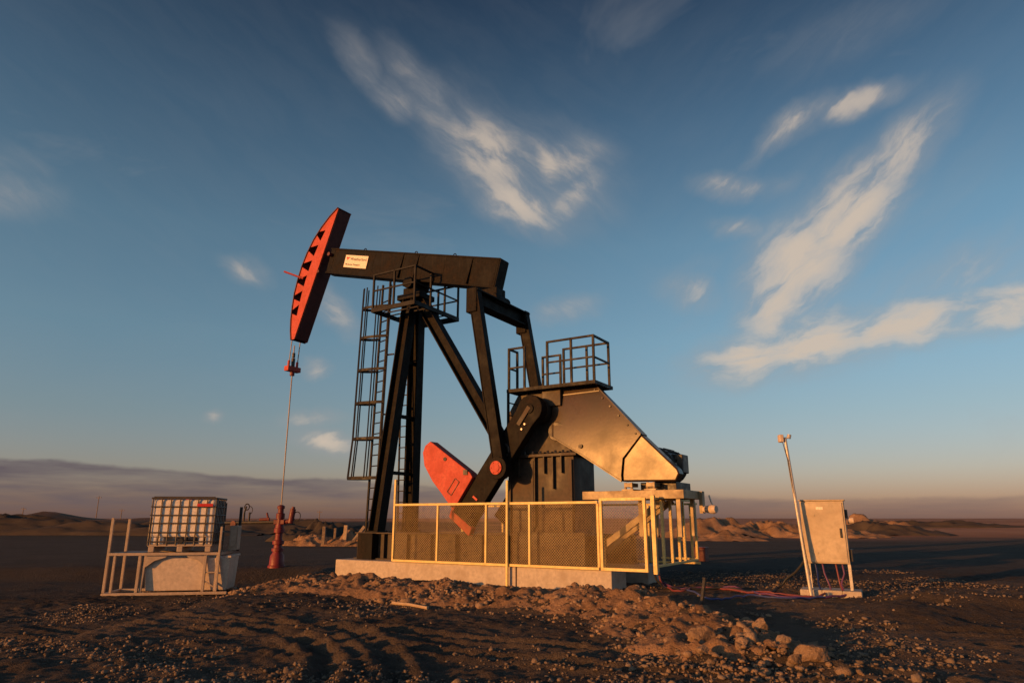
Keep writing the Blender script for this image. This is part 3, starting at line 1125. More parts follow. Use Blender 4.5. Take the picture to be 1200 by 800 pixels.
cw_poly = [(-4.90, 3.26), (-5.06, 3.16), (-5.13, 2.99), (-5.07, 2.67), (-4.80, 2.28), (-4.53, 2.0), (-4.22, 1.66), (-4.17, 1.55),
           (-3.60, 2.34), (-3.68, 2.45)]
shaft = c0 + u_ * ((ce_ - c0).length - .3)
for qa, qb, sg in ((.36, .62, -1), (2.18, 2.44, 1)):
    cr = MB().prism(crank_poly(), qa, qb).build('crank', 'black_paint', pj, .015)
    f = qa if sg < 0 else qb
    MB().tube((shaft.x, f, shaft.y), (shaft.x, f + sg * .03, shaft.y), .11, 20).build('shaft_end', 'black_paint', cr, .006)
    # spare wrist pin hole with collar, slotted key plate, tie bolts
    hp = c0 + u_ * 2.05
    MB().ring((hp.x, f, hp.y), (0, 1, 0), .14, .03, 20, 8).build('spare_pin_collar', 'dark_metal', cr)
    sl = MB()
    k0 = c0 + u_ * 2.75 + w_ * .02
    k1 = c0 + u_ * 3.25 + w_ * .02
    sl.bar((k0.x, f + sg * .02, k0.y), (k1.x, f + sg * .02, k1.y), .04, .1, (w_.x, 0, w_.y))
    sl.build('key_plate', 'stand_paint', cr)
    for tt in (2.72, 2.86):
        bt = MB()
        kk = c0 + u_ * tt - w_ * .12
        bt.tube((kk.x, f, kk.y), (kk.x, f + sg * .04, kk.y), .024, 8)
        bt.build('clamp_bolt', 'galvanised', cr)
    ws = c0 + u_ * .72
    MB().bar((ws.x - .05, f + sg * .012, ws.y + .03), (ws.x + .07, f + sg * .012, ws.y - .06), .024, .05).build('warning_mark', 'red_paint', cr)
    if sg > 0:          # the far crank shows no weight beyond the near one
        continue
    # counterweight
    cwm = MB().prism(cw_poly, qa - .10 if sg < 0 else qb - .2, qa + .2 if sg < 0 else qb + .10)
    cwo = cwm.build('counterweight', 'red_paint', pj, .015)
    tag(cwo, 'red fan shaped counterweight bolted to the crank')
    ft = qa - .10 if sg < 0 else qb + .10
    MB().tube((-4.42, ft, 2.80), (-4.42, ft + sg * .02, 2.80), .045, 12).build('hole_shade_disc', 'ink_black', cwo)  # solid disc, the hole's inner shade put in as black
    lp = MB()
    for (x0, z0), (x1, z1) in (((-4.33, 2.02), (-4.10, 2.33)), ((-4.21, 1.93), (-3.98, 2.24)), ((-4.33, 2.02), (-4.21, 1.93)), ((-4.10, 2.33), (-3.98, 2.24))):
        lp.bar((x0, ft + sg * .008, z0), (x1, ft + sg * .008, z1), .016, .018)
    lp.build('casting_frame', 'dark_red_paint', cwo)
    MB().box(-3.86, -3.74, ft - .02, ft + .05, 2.40, 2.52).build('weight_clamp', 'dark_metal', cwo)
    MB().prism([(-4.27, 1.60), (-3.66, 1.18), (-3.74, 1.00), (-4.33, 1.43)], qa - .02, qb - .1).build('lower_weight', 'red_paint', cwo, .01)

# gear reducer on its stand
m = MB()
m.box(-2.96, -1.22, .86, 1.94, ZT + .3, 2.78)
st = m.build('reducer_stand', 'stand_paint', pj, .012)
fl = MB().box(-2.98, -1.10, .74, 2.06, 2.781, 2.85).build('stand_flange', 'stand_paint', st, .008)
for x, z0 in ((-2.62, 2.35), (-2.2, 1.2), (-1.95, 2.4), (-1.72, 2.05), (-1.5, 2.4)):
    MB().box(x - .014, x + .014, .762, .86, z0, 2.78).build('gusset', 'stand_paint', st)
for x in (-2.9, -2.28, -1.28):
    MB().box(x - .03, x + .03, .80, .859, .75, 2.7).build('stiffener', 'stand_paint', st)
for x in np.arange(-2.85, -1.15, .2):
    MB().tube((x, .79, 2.85), (x, .79, 2.92), .03, 6).build('flange_bolt', 'dark_metal', st)
gb = MB().prism([(-2.9, 2.87), (-1.05, 2.87), (-.85, 3.2), (-.85, 4.0), (-1.15, 4.35), (-2.0, 4.42), (-2.75, 4.3), (-3.0, 3.9), (-3.0, 3.2)], .92, 1.88)
gbo = gb.build('gear_reducer', 'stand_paint', pj, .02)
MB().tube((shaft.x, .64, shaft.y), (shaft.x, .93, shaft.y), .3, 24).build('shaft_housing', 'stand_paint', gbo, .01)
MB().box(-2.0, -1.5, .80, .921, 3.95, 4.36).build('inspection_cover', 'stand_paint', gbo, .015)
MB().tube((-1.62, .80, 3.35), (-1.62, .93, 3.35), .22, 18).build('bearing_cover', 'dark_metal', gbo, .01)

# low box of ballast beside the stand, behind the fence mesh
MB().box(-2.35, -.66, .18, .40, .44, 1.11).build('side_cover', 'stand_paint', pj, .01)

# belt guard
def clip_z(poly, lo, hi):
    for lim, sg in ((lo, 1), (hi, -1)):
        out = []
        for (x0, z0), (x1, z1) in zip(poly, poly[1:] + poly[:1]):
            i0, i1 = (z0 - lim) * sg >= 0, (z1 - lim) * sg >= 0
            if i0:
                out.append((x0, z0))
            if i0 != i1:
                f_ = (lim - z0) / (z1 - z0)
                out.append((x0 + (x1 - x0) * f_, lim))
        poly = out
    return poly


def bowed(poly, q0, q1, zs, bow):
    """sheet-metal cover whose front leans back towards the top"""
    mb_ = MB()
    for lo, hi in zip(zs[:-1], zs[1:]):
        pl_ = clip_z(poly, lo, hi)
        if len(pl_) < 3:
            continue
        n_ = len(pl_)
        vs = [(x, q0 + bow(z), z) for x, z in pl_] + [(x, q1, z) for x, z in pl_]
        fs = [tuple(range(n_))[::-1], tuple(range(n_, 2 * n_))]
        for k_ in range(n_):
            a_, b_ = pl_[k_], pl_[(k_ + 1) % n_]
            if abs(a_[1] - b_[1]) < 1e-6 and (abs(a_[1] - lo) < 1e-6 or abs(a_[1] - hi) < 1e-6) and zs[0] + .01 < a_[1] < zs[-1] - .03:
                continue
            fs.append((k_, (k_ + 1) % n_, n_ + (k_ + 1) % n_, n_ + k_))
        mb_.raw(vs, fs)
    return mb_


def lean(z):  # curve added so the sun's highlight fades towards the guard's top
    t_ = max(0, z - 2.45)
    return .048 * t_ * t_ + .008 * t_


import bmesh as _bm
guard_poly = [(-1.74, 4.43), (-.69, 4.41), (.46, 3.16), (.02, 2.66), (-.03, 2.30), (-.02, 2.17), (-1.0, 2.80), (-1.71, 3.22)]
m = bowed(guard_poly, .74, 1.14, [2.17 + 2.27 * k_ / 16 for k_ in range(17)], lean)
gd = m.build('belt_guard', 'guard_steel', pj)
b_ = _bm.new(); b_.from_mesh(gd.data)
_bm.ops.remove_doubles(b_, verts=b_.verts[:], dist=.0005)
_bm.ops.recalc_face_normals(b_, faces=b_.faces[:])
b_.to_mesh(gd.data); b_.free()
gd.data.polygons.foreach_set('use_smooth', [True] * len(gd.data.polygons))
gd.modifiers.new('split', 'EDGE_SPLIT').split_angle = R(30)
tag(gd, 'large sloping bare metal guard over the drive belt')
MB().prism([(.455, 3.15), (1.20, 2.40), (1.24, 2.30), (1.16, 2.15), (-.015, 2.172), (-.022, 2.30), (.022, 2.655)], .80, 1.12).build('lower_cover', 'guard_steel', gd, .03)
MB().bar((-1.70, .735 + lean(4.2), 4.20), (-.55, .735 + lean(4.22), 4.22), .014, .025).build('seam_strip', 'guard_steel', gd)
for (xa, za), (xb, zb) in zip(guard_poly, guard_poly[1:] + guard_poly[:1]):
    if xa > -.1 and za < 3.3 and zb < 3.3 and za > 2.2:
        continue
    ya, yb = .738 + lean(za), .738 + lean(zb)
    MB().bar((xa, ya, za), (xb, yb, zb), .028, .05, (0, 1, 0) if abs(xb - xa) + abs(zb - za) > .2 else (1, 0, 0)).build('guard_rim', 'guard_steel', gd)
for f_ in (.08, .25, .42, .6, .78, .94):
    xb, zb = -.69 + (.46 + .69) * f_ - .06, 4.41 + (3.16 - 4.41) * f_ - .06
    MB().tube((xb, .71 + lean(zb), zb), (xb, .76 + lean(zb), zb), .022, 8).build('guard_bolt', 'dark_metal', gd)
MB().tube((-.98, .72, 2.97), (-.98, .75, 2.97), .05, 10).build('guard_bolt', 'dark_metal', gd)

# motor on its raised platform
mp_ = MB()
mp_.box(-.70, 1.50, .2, .28, 1.78, 1.95)
mp_.box(-.70, 1.50, 1.27, 1.35, 1.78, 1.95)
mp_.box(1.42, 1.498, .281, 1.269, 1.782, 1.948)
mp_.box(-.698, -.62, .281, 1.269, 1.782, 1.948)
mpo = mp_.build('motor_platform', 'cream_steel', pj, .006)
MB().box(-.615, 1.415, .285, 1.265, 1.90, 1.93).build('deck_plate', 'dark_metal', mpo)
for x, y in ((-.55, .33), (.55, .33), (1.35, .33), (1.35, 1.2), (.55, 1.2), (-.55, 1.2)):
    if x > .3:
        MB().box(x - .04, x + .04, y - .04, y + .04, 1.05, 1.78).build('platform_leg', 'cream_steel', mpo)
for q in (.62, 1.1):
    MB().bar((-.75, q, .62), (.95, q, 1.76), .10, .12).build('platform_brace', 'cream_steel', mpo)
m = MB().tube((.62, 1.25, 2.52), (.62, 2.15, 2.52), .36, 24)
for k_ in range(20):
    an = k_ * math.pi / 10
    m.bar((.62 + .37 * math.cos(an), 1.35, 2.52 + .37 * math.sin(an)), (.62 + .37 * math.cos(an), 2.05, 2.52 + .37 * math.sin(an)), .015, .05,
          (math.cos(an), 0, math.sin(an)))
mo = m.build('motor', 'motor_paint', pj)
MB().tube((.62, 2.15, 2.52), (.62, 2.32, 2.52), .38, 24, .30).build('fan_cowl', 'motor_paint', mo)
MB().box(.85, 1.12, 1.45, 1.85, 2.35, 2.75).build('terminal_box', 'motor_paint', mo, .02)
MB().box(.25, 1.05, 1.14, 2.1, 1.951, 2.15).build('motor_base', 'dark_metal', mo, .01)
MB().tube((.98, 1.28, 2.20), (.98, 1.28, 2.55), .05, 10).build('tension_bolt', 'galvanised', mo)
for x in (.12, .62):
    m = MB().box(x - .13, x + .13, .7, 1.14, 1.951, 2.0)
    m.tube((x - .07, .78, 2.0), (x - .07, .78, 2.14), .03, 8).tube((x + .07, .78, 2.0), (x + .07, .78, 2.14), .03, 8)
    m.box(x - .09, x + .09, .75, 1.1, 2.05, 2.13)
    m.build('guard_foot', 'cream_steel', mpo)
# floodlight on a bracket off the platform end
MB().box(1.50, 1.57, 1.18, 1.35, 1.50, 1.945).build('lamp_bracket', 'cream_steel', mpo)
fl_ = MB().tube((1.57, 1.22, 1.58), (1.80, 1.14, 1.58), .055, 14, .095)
fl_.tube((1.80, 1.14, 1.58), (1.86, 1.12, 1.58), .095, 14, .07)
flo = fl_.build('floodlight', 'bund_white', mpo, 0)
MB().bar((1.78, 1.14, 1.66), (1.72, 1.15, 1.86), .025, .025).build('lamp_stem', 'galvanised', mpo)


# ladders, cage and platforms
def railing(root, pts, z0, h=1.02, mat='black_rail', mid=True, every=None, t=.05):
    for p in pts:
        MB().bar((p[0], p[1], z0), (p[0], p[1], z0 + h - t / 2), t, t, (0, 1, 0)).build('rail_post', mat, root)
    for a_, b_ in zip(pts[:-1], pts[1:]):
        if len(b_) > 2:        # break
            continue
        MB().bar((a_[0], a_[1], z0 + h), (b_[0], b_[1], z0 + h), t * .9, t * .9, ext=t / 2).build('top_rail', mat, root)
        if mid:
            MB().bar((a_[0], a_[1], z0 + h * .52), (b_[0], b_[1], z0 + h * .52), t * .75, t * .75).build('mid_rail', mat, root)


zp = 7.16
m = MB()
m.box(-7.30, -5.72, .42, .48, zp - .12, zp)
m.box(-7.30, -5.72, 2.42, 2.48, zp - .12, zp)
m.box(-7.30, -7.24, .481, 2.419, zp - .12, zp)
m.box(-5.78, -5.72, .481, 2.419, zp - .12, zp)
for k_ in range(7):
    m.box(-7.24, -5.78, .62 + k_ * .28, .64 + k_ * .28, zp - .04, zp - .005)
sp_ = m.build('post_platform', 'black_rail', pj)
railing(sp_, [(-7.27, .45), (-6.5, .45), (-5.75, .45), (-5.75, 1.15), (-5.75, 1.8), (-5.75, 2.45), (-6.5, 2.45), (-7.27, 2.45)], zp, 1.0)

# climbing ladder with safety cage on the front of the post
LQ0, LQ1 = .86, 1.0
lad = MB()
LB, LT = Vector((-7.72, 1.10, .55)), Vector((-7.52, 1.10, 8.1))
RB, RT = Vector((-7.30, .97, .55)), Vector((-7.12, .97, 8.1))
lad.bar(LB, LT, .05, .05)
lad.bar(RB, RT, .05, .05)
lo_ = lad.build('ladder', 'black_rail', pj)
n_r = 24
for k_ in range(n_r):
    f = (k_ + .6) / (n_r + 1.5)
    MB().bar(LB.lerp(LT, f), RB.lerp(RT, f), .028, .028).build('rung', 'black_rail', lo_)
for z in (2.45, 4.2, 5.9):
    f = (z - .55) / 7.55
    MB().bar(RB.lerp(RT, f), (-6.9, 1.0, z), .04, .04).build('standoff', 'black_rail', lo_)
cage = MB()
hoop_z = [2.47, 3.55, 4.55, 5.5, 6.45, 7.35]
hoops = []
for i, z in enumerate(hoop_z):
    f = (z - .55) / 7.55
    l_, r_ = LB.lerp(LT, f), RB.lerp(RT, f)
    c = (l_ + r_) / 2
    xd = (r_ - l_).normalized()
    od = Vector((-.62, -.78, 0)).normalized() if False else Vector((-.75, -.35, 0)).normalized()
    rad = .40 if i else .46
    pts = [l_]
    for k_ in range(11):
        an = math.pi * k_ / 10
        pts.append(c - xd * math.cos(an) * (.33 + .04 * (i == 0)) + od * (math.sin(an) * (rad + .25)) + od * .02)
    pts.append(r_)
    hoops.append(pts)
cg = MB()
for j in (1, 3, 5, 6, 7, 9, 11):
    tp = Vector(hoops[-1][j])
    cg.path([hp_[j] for hp_ in hoops] + [tp + Vector((.02, 0, .62))], .019, 6)
cgo = cg.build('ladder_cage', 'black_rail', pj)
for i, pts in enumerate(hoops):
    mm = MB()
    for a_, b_ in zip(pts[:-1], pts[1:]):
        mm.bar(a_, b_, .018, .075 if i else .085, ext=.004)
    mm.build('cage_hoop', 'black_rail', cgo)
# second ladder on the far side
lad = MB()
LB, LT = Vector((-6.72, 1.55, 1.05)), Vector((-6.9, 1.55, 7.1))
RB, RT = Vector((-6.42, 1.38, 1.05)), Vector((-6.6, 1.38, 7.1))
l0, l1 = (-7.02, 1.72), (-6.72, 1.60)
LB, LT = Vector((-7.18, 1.78, 1.05)), Vector((-7.30, 1.78, 7.1))
RB, RT = Vector((-6.92, 1.78, 1.05)), Vector((-7.04, 1.78, 7.1))
lad.bar(LB, LT, .04, .04)
lad.bar(RB, RT, .04, .04)
l2 = lad.build('ladder', 'black_rail', pj)
for k_ in range(19):
    f = (k_ + .6) / 20
    MB().bar(LB.lerp(LT, f), RB.lerp(RT, f), .026, .026).build('rung', 'black_rail', l2)

# reducer platform and its guard rails
zr = 4.42
m = MB()
m.box(-2.85, -.50, .58, .64, zr - .08, zr)
m.box(-2.85, -.50, 1.52, 1.58, zr - .08, zr)
m.box(-.56, -.50, .641, 1.519, zr - .08, zr)
m.box(-2.85, -2.79, .641, 1.519, zr - .08, zr)
m.box(-2.79, -.56, .641, 1.519, zr - .05, zr - .02)
rp = m.build('reducer_platform', 'black_rail', pj)
railing(rp, [(-1.73, .61), (-1.1, .61), (-.53, .61), (-.53, 1.45), (-1.1, 1.45), (-1.73, 1.45)], zr, 1.04)
railing(rp, [(-2.80, 1.0), (-2.80, .61), (-2.36, .61)], zr, 1.0)
railing(rp, [(-2.35, 1.5), (-1.85, 1.5)], zr, .92)
for x, y in ((-2.82, .61), (-2.82, 1.55)):
    MB().bar((x, y, 2.86), (x, y, zr - .08), .05, .05).build('platform_post', 'black_rail', rp)
for k_ in range(4):
    MB().bar((-2.82, .64, 3.2 + k_ * .3), (-2.82, 1.0, 3.2 + k_ * .3), .026, .026).build('step_bar', 'black_rail', rp)

# ------------------------------------------------------------------ yellow safety fence
fence = empty('safety_fence', ORG, -YAW)
tag(fence, 'yellow steel safety fence with mesh panels around the pumpjack base', 'fence')
ZB0, ZF = .42, 1.72
QF = -.045


def wire_panel(x0, x1, z0, z1, q, name='mesh_panel'):
    pm = MB()
    pitch, wd = .042, .0027
    Hh = z1 - z0
    k_ = x0 - Hh
    while k_ < x1:
        for sg in (1, -1):
            # segment x = k + t, z = z0 + t  clipped to the panel
            a_ = max(0, x0 - k_)
            b_ = min(Hh, x1 - k_)
            if b_ - a_ > .02:
                if sg > 0:
                    p, r_ = (k_ + a_, z0 + a_), (k_ + b_, z0 + b_)
                else:
                    p, r_ = (k_ + a_, z1 - a_), (k_ + b_, z1 - b_)
                yy = q + sg * .0022
                h_ = wd * .7071
                pm.raw([(p[0] - h_, yy - .0018, p[1] + h_ * sg), (p[0] + h_, yy - .0018, p[1] - h_ * sg),
                        (r_[0] + h_, yy - .0018, r_[1] - h_ * sg), (r_[0] - h_, yy - .0018, r_[1] + h_ * sg),
                        (p[0] - h_, yy + .0018, p[1] + h_ * sg), (p[0] + h_, yy + .0018, p[1] - h_ * sg),
                        (r_[0] + h_, yy + .0018, r_[1] - h_ * sg), (r_[0] - h_, yy + .0018, r_[1] + h_ * sg)],
                       [(0, 1, 2, 3), (7, 6, 5, 4), (0, 4, 5, 1), (2, 6, 7, 3)])
        k_ += pitch * 1.414
    return pm


def fbar(p0, p1, w, name, h=None):
    MB().bar(p0, p1, w, h or w, (0, 1, 0) if abs(p1[2] - p0[2]) > .3 else (0, 0, 1)).build(name, 'yellow_paint', fence, .004)


posts = [-5.70, -4.36, -2.99, -1.86, -.24]
fbar((-5.70, QF, ZB0 - .02), (-5.70, QF, 2.33), .055, 'fence_post')
for s in posts[1:]:
    fbar((s, QF, ZB0 + .025), (s, QF, ZF - .025), .05, 'fence_post')
fbar((-2.40, QF - .055, -.05), (-2.40, QF - .055, 2.22), .05, 'fence_post')
for a_, b_ in zip(posts[:-1], posts[1:]):
    fbar((a_, QF, ZF), (b_, QF, ZF), .052, 'top_rail')
    fbar((a_, QF, ZB0), (b_, QF, ZB0), .052, 'bottom_rail')
    o = wire_panel(a_ + .02, b_ - .02, ZB0 + .02, ZF - .02, QF).build('mesh_panel', 'mesh_yellow', fence)
    tag(o, kind='stuff')
# gate bay, a little taller
fbar((-.17, QF, ZB0 - .03), (-.17, QF, 1.80), .06, 'gate_post')
fbar((.77, QF, ZB0 - .03), (.77, QF, 1.80), .06, 'gate_post')
fbar((-.14, QF, 1.775), (.74, QF, 1.775), .06, 'gate_rail')
fbar((-.14, QF, ZB0), (.74, QF, ZB0), .06, 'gate_rail')
tag(wire_panel(-.14, .74, ZB0 + .02, 1.75, QF).build('mesh_panel', 'mesh_yellow', fence), kind='stuff')
SR_ = .95
fbar((SR_, QF, ZB0 - .06), (SR_, QF, 1.84), .08, 'corner_post')
# end side with open bays
for q in (.44, .95, 1.42, 1.76, 2.6):
    fbar((SR_, q, ZB0 + .1), (SR_, q, 1.76), .055, 'fence_post')
fbar((SR_, .0, 1.78), (SR_, 2.6, 1.78), .045, 'top_rail')
fbar((SR_, .0, ZB0 + .08), (SR_, 2.6, ZB0 + .08), .045, 'bottom_rail')
fbar((.85, 2.6, .55), (.85, 2.6, 1.72), .05, 'fence_post')
fbar((.1, 2.62, .52), (SR_, 2.62, .52), .045, 'bottom_rail')
# far side
fq = 2.80
for s in (-5.70, -4.36, -2.99, -1.6, -.24):
    fbar((s, fq, ZB0), (s, fq, 1.70), .05, 'fence_post')
for a_, b_ in ((-5.70, -4.36), (-4.36, -2.99), (-2.99, -1.6), (-1.6, -.24), (-.24, SR_)):
    fbar((a_, fq, ZF), (b_, fq, ZF), .045, 'top_rail')
    fbar((a_, fq, ZB0), (b_, fq, ZB0), .045, 'bottom_rail')

# ------------------------------------------------------------------ wellhead on the pump's centre line
wx, wy = W(SR, QC)
wh = empty('wellhead', (wx, wy, hz(wx, wy) - .02), -YAW + R(24))
wh.scale = (.86, .86, 1.0)
tag(wh, 'red wellhead with dark valves and a side pipe under the rod', 'wellhead')
MB().lathe([(.30, -.05), (.30, .06), (.26, .08), (.24, .34), (.17, .44), (.16, .48)], n=20).build('casing_head', 'well_red', wh, 0, True)
MB().lathe([(.21, .48), (.21, .56), (.15, .57), (.14, .66), (.20, .68), (.20, .78), (.13, .80), (.12, 1.0), (.18, 1.02), (.18, 1.14), (.15, 1.15), (.14, 1.26)], n=20).build('tubing_head', 'well_red', wh, 0, True)
MB().lathe([(.11, 1.26), (.11, 1.42), (.15, 1.43), (.15, 1.58), (.10, 1.60), (.10, 1.72), (.13, 1.73), (.13, 1.80), (.05, 1.84)], n=16).build('stuffing_box', 'dark_red_paint', wh, 0, True)
MB().box(-.20, .20, -.09, .09, 1.26, 1.40).build('flow_tee', 'dark_red_paint', wh, .02)
MB().tube((-.2, 0, 1.33), (-2.15, 0, 1.30), .05, 12).build('flow_line', 'dark_metal', wh)
MB().tube((.2, 0, 1.33), (.40, 0, 1.36), .06, 12).build('side_outlet', 'dark_red_paint', wh)
m = MB().tube((.40, 0, 1.30), (.46, 0, 1.72), .10, 14).tube((.46, 0, 1.72), (.47, 0, 1.78), .06, 12)
m.build('side_valve', 'dark_red_paint', wh)
MB().ring((.62, 0, 1.5), (0, 1, 0), .13, .015, 16, 6).build('valve_hoop', 'dark_metal', wh)
MB().tube((-.42, 0, 1.33), (-.52, 0, 1.60), .035, 10).build('lever_valve', 'dark_red_paint', wh)
MB().tube((-.40, 0, 1.42), (-.78, 0, 1.40), .045, 10).build('choke_body', 'dark_red_paint', wh)
for x in (-1.18, -1.38):
    MB().tube((x, 0, 1.31), (x, 0, 1.62), .035, 10).build('gauge_riser', 'dark_metal', wh)
MB().ring((-1.30, 0, 1.78), (0, 1, 0), .09, .02, 16, 6).build('hand_wheel', 'dark_metal', wh)
MB().tube((-1.38, 0, 1.62), (-1.32, 0, 1.80), .03, 8).build('gauge_neck', 'dark_metal', wh)
MB().ring((-1.2, 0, 1.68), (0, 1, 0), .12, .012, 12, 6, -1.2, 1.6).build('bent_tube', 'dark_metal', wh)
MB().tube((-1.75, -.06, 1.27), (-1.75, .06, 1.27), .10, 12).build('check_valve', 'dark_red_paint', wh)
MB().tube((-2.12, 0, 0.0), (-2.12, 0, 1.9), .045, 10).build('line_riser', 'dark_metal', wh)

# ------------------------------------------------------------------ chemical skid with the tote on top
KS = 1.25
kx, ky = -6.55 * KS, 13.95 * KS
kz = hz(kx, ky)
SKR = R(10)
sk = empty('chemical_skid', (kx, ky, kz), SKR)
sk.scale = (KS, KS, KS)
tag(sk, 'low cream steel skid frame with a white spill tank, left of the wellhead', 'skid')


def kbar(p0, p1, w=.05, name='frame_bar', h=None):
    w *= .84
    MB().bar(p0, p1, w, h or w, (0, 1, 0) if abs(p1[2] - p0[2]) > .3 else (0, 0, 1)).build(name, 'skid_paint', sk, .004)


FY, BY = -.42, .45
ZD = .74
kbar((-1.10, FY, .03), (1.08, FY, .03), .06, 'base_rail')
kbar((-1.10, BY, .03), (1.08, BY, .03), .06, 'base_rail')
kbar((-1.10, FY, .03), (-1.10, BY, .03), .05, 'base_rail')
for x in (-1.08,):
    kbar((x, FY, .06), (x, FY, 1.40), .055, 'corner_post')
    kbar((x, BY, .06), (x, BY, 1.38), .055, 'corner_post')
kbar((-.96, FY, .06), (-.96, FY, ZD - .03), .05, 'frame_post')
kbar((-.52, FY, .06), (-.52, FY, ZD - .03), .06, 'frame_post')
kbar((-.46, FY + .02, .06), (-.43, FY + .02, ZD - .03), .05, 'frame_post')
kbar((-1.06, FY, ZD), (.92, FY, ZD), .06, 'deck_rail')
kbar((-1.06, BY, ZD), (.92, BY, ZD), .06, 'deck_rail')
for x in (-.5, .1, .7, .9):
    kbar((x, FY + .03, ZD - .002), (x, BY - .03, ZD - .002), .05, 'deck_joist')
MB().box(-1.04, -.5, FY + .04, BY - .04, ZD + .005, ZD + .025).build('deck_plate', 'dark_metal', sk)
# knee gussets of the arched opening
MB().prism([(-.42, .70), (-.05, .70), (-.08, .675), (-.26, .62), (-.39, .52), (-.42, .50)], FY - .02, FY + .0).build('knee_gusset', 'skid_paint', sk)
MB().prism([(.66, .70), (.30, .70), (.33, .675), (.52, .62), (.63, .52), (.66, .50)], FY - .02, FY + .0).build('knee_gusset', 'skid_paint', sk)
kbar((.64, FY, .06), (.64, FY, ZD - .03), .06, 'frame_post')
kbar((.86, FY, .06), (.86, FY, ZD - .03), .06, 'frame_post')
kbar((.885, FY - .03, .06), (.885, FY - .03, 1.24), .045, 'corner_post')
kbar((.67, FY, .40), (.83, FY, .40), .03, 'step_bar')
kbar((.67, FY, .24), (.83, FY, .14), .03, 'step_bar')
# spill tank, wider at the top
tv = [(-.40, -.32, .07), (1.05, -.32, .07), (1.05, .40, .07), (-.40, .40, .07),
      (-.46, -.38, .66), (1.08, -.38, .66), (1.08, .44, .66), (-.46, .44, .66)]
MB().raw(tv, [(0, 1, 2, 3), (4, 7, 6, 5), (0, 4, 5, 1), (1, 5, 6, 2), (2, 6, 7, 3), (3, 7, 4, 0)]).build('spill_tank', 'bund_white', sk, .015)
MB().box(.99, 1.10, -.40, .46, .661, .70).build('tank_lip', 'bund_white', sk, .006)
# dosing cabinet at the right rear
MB().box(.92, 1.08, .10, .42, .78, 1.25).build('dosing_cabinet', 'skid_paint', sk, .012)
MB().tube((1.02, .52, .75), (1.02, .52, 1.62), .03, 10).build('vent_pipe', 'dark_metal', sk)
MB().box(.945, 1.055, .07, .0985, .85, 1.18).build('cabinet_door', 'skid_paint', sk, .005)

ct, st_ = math.cos(SKR), math.sin(SKR)
tx, ty = .12 * KS, .10 * KS
tote = empty('liquid_tote', (kx + tx * ct - ty * st_, ky + tx * st_ + ty * ct, kz + (ZD + .031) * KS), SKR)
tote.scale = (KS, KS, KS)
tag(tote, 'white plastic caged liquid tote on a pallet standing on the skid', 'tote')
TW, TD, TH_ = .58, .40, 1.0
# pallet
for x in (-TW + .07, 0, TW - .07):
    MB().box(x - .05, x + .05, -TD, TD, 0, .10).build('pallet_foot', 'skid_paint', tote, .006)
MB().box(-TW, TW, -TD, TD, .101, .14).build('pallet_deck', 'skid_paint', tote, .006)
MB().box(-TW + .02, TW - .02, -TD + .019, TD - .019, .27, TH_ - .02).build('bottle', 'white_plastic', tote, .04)
for x in (-TW + .09, -TW + .22, TW - .09, TW - .22):
    MB().box(x - .045, x + .045, -TD + .03, TD - .03, .141, .268).build('corner_support', 'white_plastic', tote, .01)
MB().tube((0, 0, TH_ - .03), (0, 0, TH_ + .03), .09, 18).build('filler_cap', 'ink_red', tote)
MB().tube((0, -TD - .03, .2), (0, -TD + .05, .2), .05, 14).build('outlet_valve', 'dark_metal', tote)
for i in range(8):
    x = -TW + 2 * TW * i / 7
    for y in (-TD, TD):
        MB().tube((x, y, .12), (x, y, TH_), .0125, 8).build('cage_bar', 'cage_steel', tote)
for j in range(1, 6):
    y = -TD + 2 * TD * j / 6
    for x in (-TW, TW):
        MB().tube((x, y, .12), (x, y, TH_), .0125, 8).build('cage_bar', 'cage_steel', tote)
for z in (.19, .36, .53, .68, .84, TH_):
    r_ = .0115 if z < TH_ else .018
    for y in (-TD - .012, TD + .012):
        MB().tube((-TW - .012, y, z), (TW + .012, y, z), r_, 8).build('cage_ring_bar', 'cage_steel', tote)
    for x in (-TW - .012, TW + .012):
        MB().tube((x, -TD - .012, z), (x, TD + .012, z), r_, 8).build('cage_ring_bar', 'cage_steel', tote)
o = MB().box(.24, .53, -TD - .034, -TD - .026, .845, .90).build('warning_label', 'ink_red', tote)
tag(o, 'red label strip on the upper right of the tote')
MB().tube((-TW + .02, -TD - .02, TH_ + .02), (TW - .02, -TD - .02, TH_ + .02), .014, 8).build('top_bar', 'cage_steel', tote)

# ------------------------------------------------------------------ control cabinet and lamp pole at the right
cx, cy = 5.98, 13.55
cz = hz(cx, cy)
cab = empty('control_cabinet', (cx, cy, cz), R(-27))
tag(cab, 'tan steel control cabinet on thin legs, right of the pumpjack', 'control cabinet')
for a_, b_ in ((-.52, -.14), (-.139, .2), (.201, .52)):
    MB().box(a_, b_, -.28, .30, -.1, .12 - .01 * random.random()).build('footing_slab', 'concrete', cab, .015)
MB().box(-.385, .385, -.17, .17, .58, 1.72).build('cabinet_body', 'cabinet_steel', cab, .012)
dr = MB().box(-.36, .355, -.19, -.171, .605, 1.69).build('cabinet_door', 'cabinet_steel', cab, .006)
MB().box(-.10, .02, -.197, -.191, 1.56, 1.61).build('name_tag', 'plate_white', dr)
for z in (.80, 1.48):
    MB().bar((-.33, -.197, z), (-.14, -.197, z - .03), .012, .03).build('door_hinge', 'cabinet_steel', dr)
MB().box(.27, .30, -.225, -.191, 1.05, 1.22).build('door_handle', 'dark_metal', dr, .006)
MB().box(-.405, .405, -.20, .19, 1.721, 1.745).build('rain_hood', 'cabinet_steel', cab, .006)
for x, y in ((-.34, .1), (.36, .1), (.36, -.12), (-.34, -.12)):
    MB().bar((x, y, .115), (x, y, .58), .045, .045).build('leg', 'galvanised', cab)
